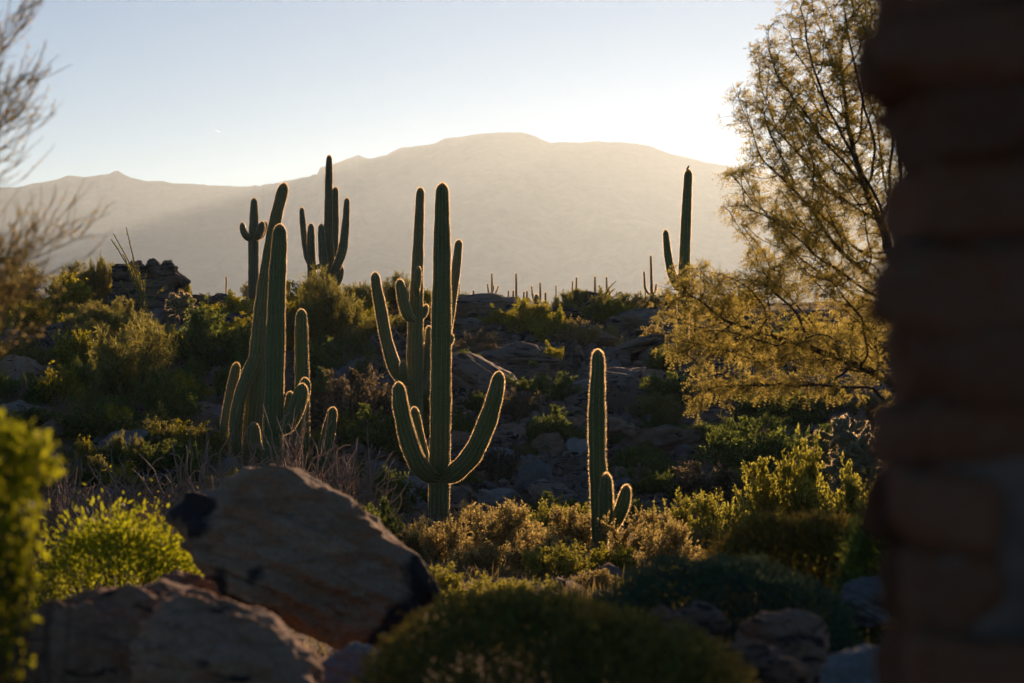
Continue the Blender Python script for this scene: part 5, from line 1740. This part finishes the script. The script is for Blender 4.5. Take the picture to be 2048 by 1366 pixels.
# ------------------------------------------------------------------ chollas, ocotillos, bird, stalk
def cholla(label, px, py, wpx, hpx, seed, Y=None, dens=1.0):
    g = np.random.default_rng(seed)
    p = hit(px, py) if Y is None else np.array([(px - CX) * K * Y, Y, gz((px - CX) * K * Y, Y)])
    k1 = K * p[1]
    H = hpx * k1 if Y is None else (CY - (py - hpx)) * k1 - p[2]
    Wd = wpx * k1 * 0.5
    root = empty("cholla_cactus", p, label, "cactus", "teddy-bear chollas")
    jr = 0.022 + 0.03 * min(H, 1.2) * 0.5
    paths, spn = [], []
    nb = int(10 * dens) + 3
    trunk = np.array([[0, 0, -0.1], [0.02, 0, H * 0.2], [0, 0.01, H * 0.45]])
    obj("trunk", smooth(mesh_uniform("cholla_trunk", *tubes([(trunk, np.array([jr * 1.3, jr * 1.2, jr]))], 8))), M['bark'], root)

    def joint(p0, d, L_, depth):
        d = unit(d)
        t = np.linspace(0, 1, 9)
        P = p0 + np.outer(t, d) * L_ + np.outer(np.sin(t * math.pi), g.normal(0, 0.05, 3)) * L_
        R = jr * (0.55 + 0.55 * np.sin(np.clip(t * 1.02, 0, 1) * math.pi) ** 0.5)
        R[-1] = jr * 0.12
        R[-2] = jr * 0.75
        paths.append((P, R))
        spn.append((P, R))
        if depth > 0:
            for _ in range(int(g.integers(2, 4))):
                q = P[int(g.integers(5, 9))]
                dd = unit(d * 0.6 + g.normal(0, 0.7, 3) + [0, 0, 0.35])
                joint(q, dd, L_ * g.uniform(0.7, 0.95), depth - 1)
    for i in range(nb):
        az = 2 * math.pi * (i + g.random() * 0.6) / nb
        el = g.uniform(0.2, 1.1)
        d = np.array([math.cos(az) * math.sin(el) * Wd / H * 1.5, math.sin(az) * math.sin(el) * Wd / H * 1.5, math.cos(el)])
        z = H * g.uniform(0.15, 0.45)
        joint(np.array([0, 0, z]), d, H * g.uniform(0.17, 0.25), 2)
    V, F = tubes(paths, 6)
    obj("joints", smooth(mesh_uniform("cholla_joints", V, F)), M['cholla'], root, kind="stuff")
    C = np.vstack([P for P, R in spn])
    R = np.concatenate([R for P, R in spn])
    n = int(min(24000, len(C) * 45))
    k2 = max(1.0, k1 / 0.0085)
    ii = g.integers(0, len(C), n)
    u = unit(g.normal(0, 1, (n, 3)))
    B = C[ii] + u * R[ii][:, None] * 0.9 + g.normal(0, 0.01, (n, 3))
    ln = g.uniform(0.022, 0.040, n) * k2 ** 0.4
    S = unit(np.cross(u, g.normal(0, 1, u.shape))) * 0.0016 * k2
    T_ = np.stack([B - S, B + S, B + unit(u + g.normal(0, .3, u.shape)) * ln[:, None]], 1).reshape(-1, 3)
    obj("spines", mesh_uniform("cholla_spines", T_, np.arange(3 * n).reshape(-1, 3)), M['spine_pale'], root, kind="stuff")
    return root


cholla("glowing backlit cholla below the left skyline outcrop", 362, 646, 84, 76, 1, Y=75.0, dens=1.3)
cholla("small backlit cholla in the brush left of the skyline outcrop", 108, 616, 40, 46, 2, Y=74)
cholla("sunlit cholla at the right under the mesquite branches", 1705, 862, 56, 76, 3, Y=41)
cholla("pale green shaded cholla below the sunlit one at the right", 1715, 935, 90, 88, 4, Y=40, dens=1.3)
cholla("tiny cholla beside the single saguaro's trunk", 1240, 962, 30, 26, 5)


def ocotillo(label, px, py, tips, seed, Y=None, rad=0.028):
    g = np.random.default_rng(seed)
    p = hit(px, py) if Y is None else np.array([(px - CX) * K * Y, Y, gz((px - CX) * K * Y, Y)])
    root = empty("ocotillo", p, label, "ocotillo", "ocotillos of the crest")
    for (tx, ty) in tips:
        e = at(tx, ty, p[1]) - p
        e[1] += g.normal(0, 0.25)
        t = np.linspace(0, 1, 16)[:, None]
        side = np.array([-e[0] * 0.25, g.normal(0, .05), 0])
        P = e * t + np.sin(t * math.pi) * side + np.cumsum(g.normal(0, 0.008, (16, 3)), 0)
        P[0] = [0, 0, -0.05]
        V, F = tubes([(P, np.linspace(rad, rad * 0.45, 16))], 5)
        st = obj("stem", smooth(mesh_uniform("ocotillo_stem", V, F)), M['ocotillo'], root)
        n = 130
        q = g.random(n) * 14.9
        i_ = q.astype(int)
        B = P[i_] + (P[i_ + 1] - P[i_]) * (q - i_)[:, None]
        V, F = leaf_faces(B, unit(g.normal(0, 1, (n, 3)) + [0, 0, 0.4]), 0.06, 0.028, g)
        obj("leaves", mesh_uniform("ocotillo_leaves", V, F), M['leaf_yellow'], st, kind="stuff")
    return root


ocotillo("tall ocotillo with wiry arching stems before the left skyline outcrop", 285, 612,
         [(225, 465), (226, 478), (260, 458), (240, 508), (262, 520), (275, 530), (292, 545), (312, 562), (250, 560), (330, 572)], 1, Y=75.0)
ocotillo("small ocotillo on the crest among the thin saguaros", 1205, 622,
         [(1196, 572), (1203, 578), (1216, 570), (1228, 576), (1236, 562), (1210, 590), (1190, 588), (1242, 585)], 2)
ocotillo("spiky little ocotillo stems at the whaleback's right foot", 1170, 650, [(1150, 612), (1160, 618), (1175, 615), (1190, 605), (1182, 610)], 3)


def build_bird():
    Yb = 66.0
    foot = at(1376, 339, Yb)
    root = empty("bird", foot, "small dark bird perched on top of the tall saguaro by the mesquite", "bird")
    k1 = K * Yb
    # body along a leaning axis: tail, back, breast, neck, head, bill
    P = np.array([(-4.6, 0, -1.2), (-2.6, 0, 0.8), (-1.2, 0, 2.4), (0.2, 0, 4.2), (1.1, 0, 5.6), (1.8, 0, 6.8), (2.5, 0, 7.3), (3.6, 0, 7.5)]) * k1
    P[:, 0] *= 0.8
    R = np.array([0.35, 0.8, 1.6, 1.9, 1.5, 1.25, 0.8, 0.08]) * k1
    C, R2, _ = resample(P, R, 0.4 * k1)
    V, F = tubes([(C, R2)], 10)
    obj("body", smooth(mesh_uniform("bird_body", V, F)), M['bird'], root)
    for s_ in (-1, 1):
        V, F = tubes([(np.array([(0, s_ * 0.6, 2.6), (-.1, s_ * .6, 1.0), (0.1, s_ * .6, -0.3)]) * k1, np.array([.25, .16, .16]) * k1)], 5)
        obj("leg", mesh_uniform("bird_leg", V, F), M['bird'], root)
    V, F = tubes([(np.array([(-0.6, 0, 4.4), (-2.6, 0, 1.4), (-4.4, 0, -.9)]) * k1 * [.8, 1, 1], np.array([1.2, 1.3, .3]) * k1)], 6)
    V[:, 1] *= 1.5
    obj("wing", smooth(mesh_uniform("bird_wing", V, F)), M['bird'], root)


M['bird'] = plain_mat("bird_feather", (0.02, 0.018, 0.016), (0.05, 0.045, 0.04), 60, 0.7, 0.0)
build_bird()

Ys = 30.0
ps = [at(1772, 1010, Ys), at(1771, 960, Ys), at(1774, 920, Ys), at(1779, 900, Ys), at(1786, 893, Ys)]
p0 = np.array([ps[0][0], Ys, gz(ps[0][0], Ys)])
C, R, _ = resample([p0] + ps, np.array([0.005, 0.005, 0.006, 0.009, 0.009, 0.004]), 0.05)
V, F = tubes([(C - p0, R)], 5)
o = obj("dry_stalk", smooth(mesh_uniform("dry_stalk", V, F)), M['spine'], None, tuple(p0))
o["label"] = "single dry flower stalk bending at its tip beside the pillar"
o["category"] = "plant"

# yellow flower heads flecking the plants near the huge boulder
g = np.random.default_rng(3)
fl = []
for (x, y, Y, n, sp_) in ((300, 1015, 24, 40, 24), (330, 1050, 24, 50, 30), (275, 1060, 24, 30, 24), (595, 955, 30, 10, 8), (700, 1005, 33, 30, 18), (660, 985, 33, 12, 14), (1215, 1120, 29, 30, 22)):
    for i in range(n):
        fl.append(at(x + g.normal(0, sp_), y + g.normal(0, sp_ * .7), Y + g.normal(0, .2)))
fl = np.array(fl)
V1, F1 = leaf_faces(fl, unit(g.normal(0, 1, fl.shape)), 0.028, 0.024, g)
stems = [(np.array([[p[0] + g.normal(0, .03), p[1], p[2] - 0.45], [p[0] + g.normal(0, .02), p[1], p[2] - 0.2], p]), np.array([.003, .0022, .0015])) for p in fl]
V2, F2 = tubes(stems, 3)
o = obj("flower_stems", mesh_uniform("flower_stems", V2, F2), M['stem'], kind="stuff")
o["label"] = "wiry stems of the yellow flowers round the huge boulder"
o["category"] = "flowers"
o2 = obj("flower_heads", mesh_uniform("flower_heads", V1, F1), M['flower'], o, kind="stuff")

# thin bright streak of a distant contrail
Yc = 9000.0
c = at(435, 262, Yc)
t = np.linspace(-1, 1, 12)
P = np.stack([t * 7.5 * K * Yc, 0 * t, -t * 3.2 * K * Yc], -1)
V, F = tubes([(P, (1.02 - t ** 2) * 1.1 * K * Yc * np.linspace(0.5, 1.2, 12))], 8)
mt, nt, out = new_mat("contrail_ice")
vv = N(nt, "ShaderNodeVolumePrincipled")
vv.inputs["Color"].default_value = (0.98, 0.98, 0.98, 1)
vv.inputs["Density"].default_value = 0.12
vv.inputs["Anisotropy"].default_value = 0.6
nt.links.new(vv.outputs[0], out.inputs["Volume"])
o = obj("contrail", smooth(mesh_uniform("contrail", V, F)), mt, None, tuple(c))
o["label"] = "tiny bright contrail streak high in the left sky"
o["category"] = "contrail"

# ------------------------------------------------------------------ uncountable litter: gravel and low growth
g = np.random.default_rng(55)
n = 5200
heart = g.random(n) < 0.5
px = np.where(heart, g.normal(1060, 190, n), g.uniform(-100, 1900, n))
py = g.uniform(640, 1060, n)
YY = np.where(heart | (g.random(n) < 0.75), 46 + (1050 - py) / 410 * 36 + g.normal(0, 2, n), g.uniform(14, 46, n))
XX = (px - CX) * K * YY
ZZ = ground_z(XX, YY)
D0, F0 = icosphere(0)
VV, FF = [], []
for i in range(n):
    s_ = (0.04 + 0.22 * g.random() ** 3.0) * (1.0 if YY[i] > 44 else 0.5)
    VV.append(D0 * (1 + g.normal(0, 0.22, (12, 1))) * s_ * g.uniform(0.5, 1.3, 3) + [XX[i], YY[i], ZZ[i] + s_ * 0.25])
    FF.append(F0 + 12 * i)
o = obj("gravel", mesh_uniform("gravel", np.vstack(VV), np.vstack(FF)), M['rock_hill'], kind="stuff")
o["label"] = "small stones littering the shaded hillside and gully"
o["category"] = "gravel"
n = 40000
cl = 2600
cx_, cy_ = g.uniform(-150, 1900, cl), g.uniform(610, 1060, cl)
cY = np.where(g.random(cl) < 0.7, 46 + (1050 - cy_) / 450 * 44 + g.normal(0, 2, cl), g.uniform(13, 46, cl))
cX = (cx_ - CX) * K * cY
ii = g.integers(0, cl, n)
X = cX[ii] + g.normal(0, 0.14, n)
Yv = cY[ii] + g.normal(0, 0.14, n)
P = np.stack([X, Yv, ground_z(X, Yv)], -1)
D = unit(g.normal(0, 0.55, (n, 3)) + [0, 0, 1])
V, F = leaf_faces(P, D, g.uniform(0.06, 0.24, n), g.uniform(0.008, 0.018, n), g)
o = obj("undergrowth", mesh_uniform("undergrowth", V, F), M['leaf_under'] if 'leaf_under' in M else M['leaf_olive'], kind="stuff")
o["label"] = "dry grass and low growth between the rocks"
o["category"] = "undergrowth"
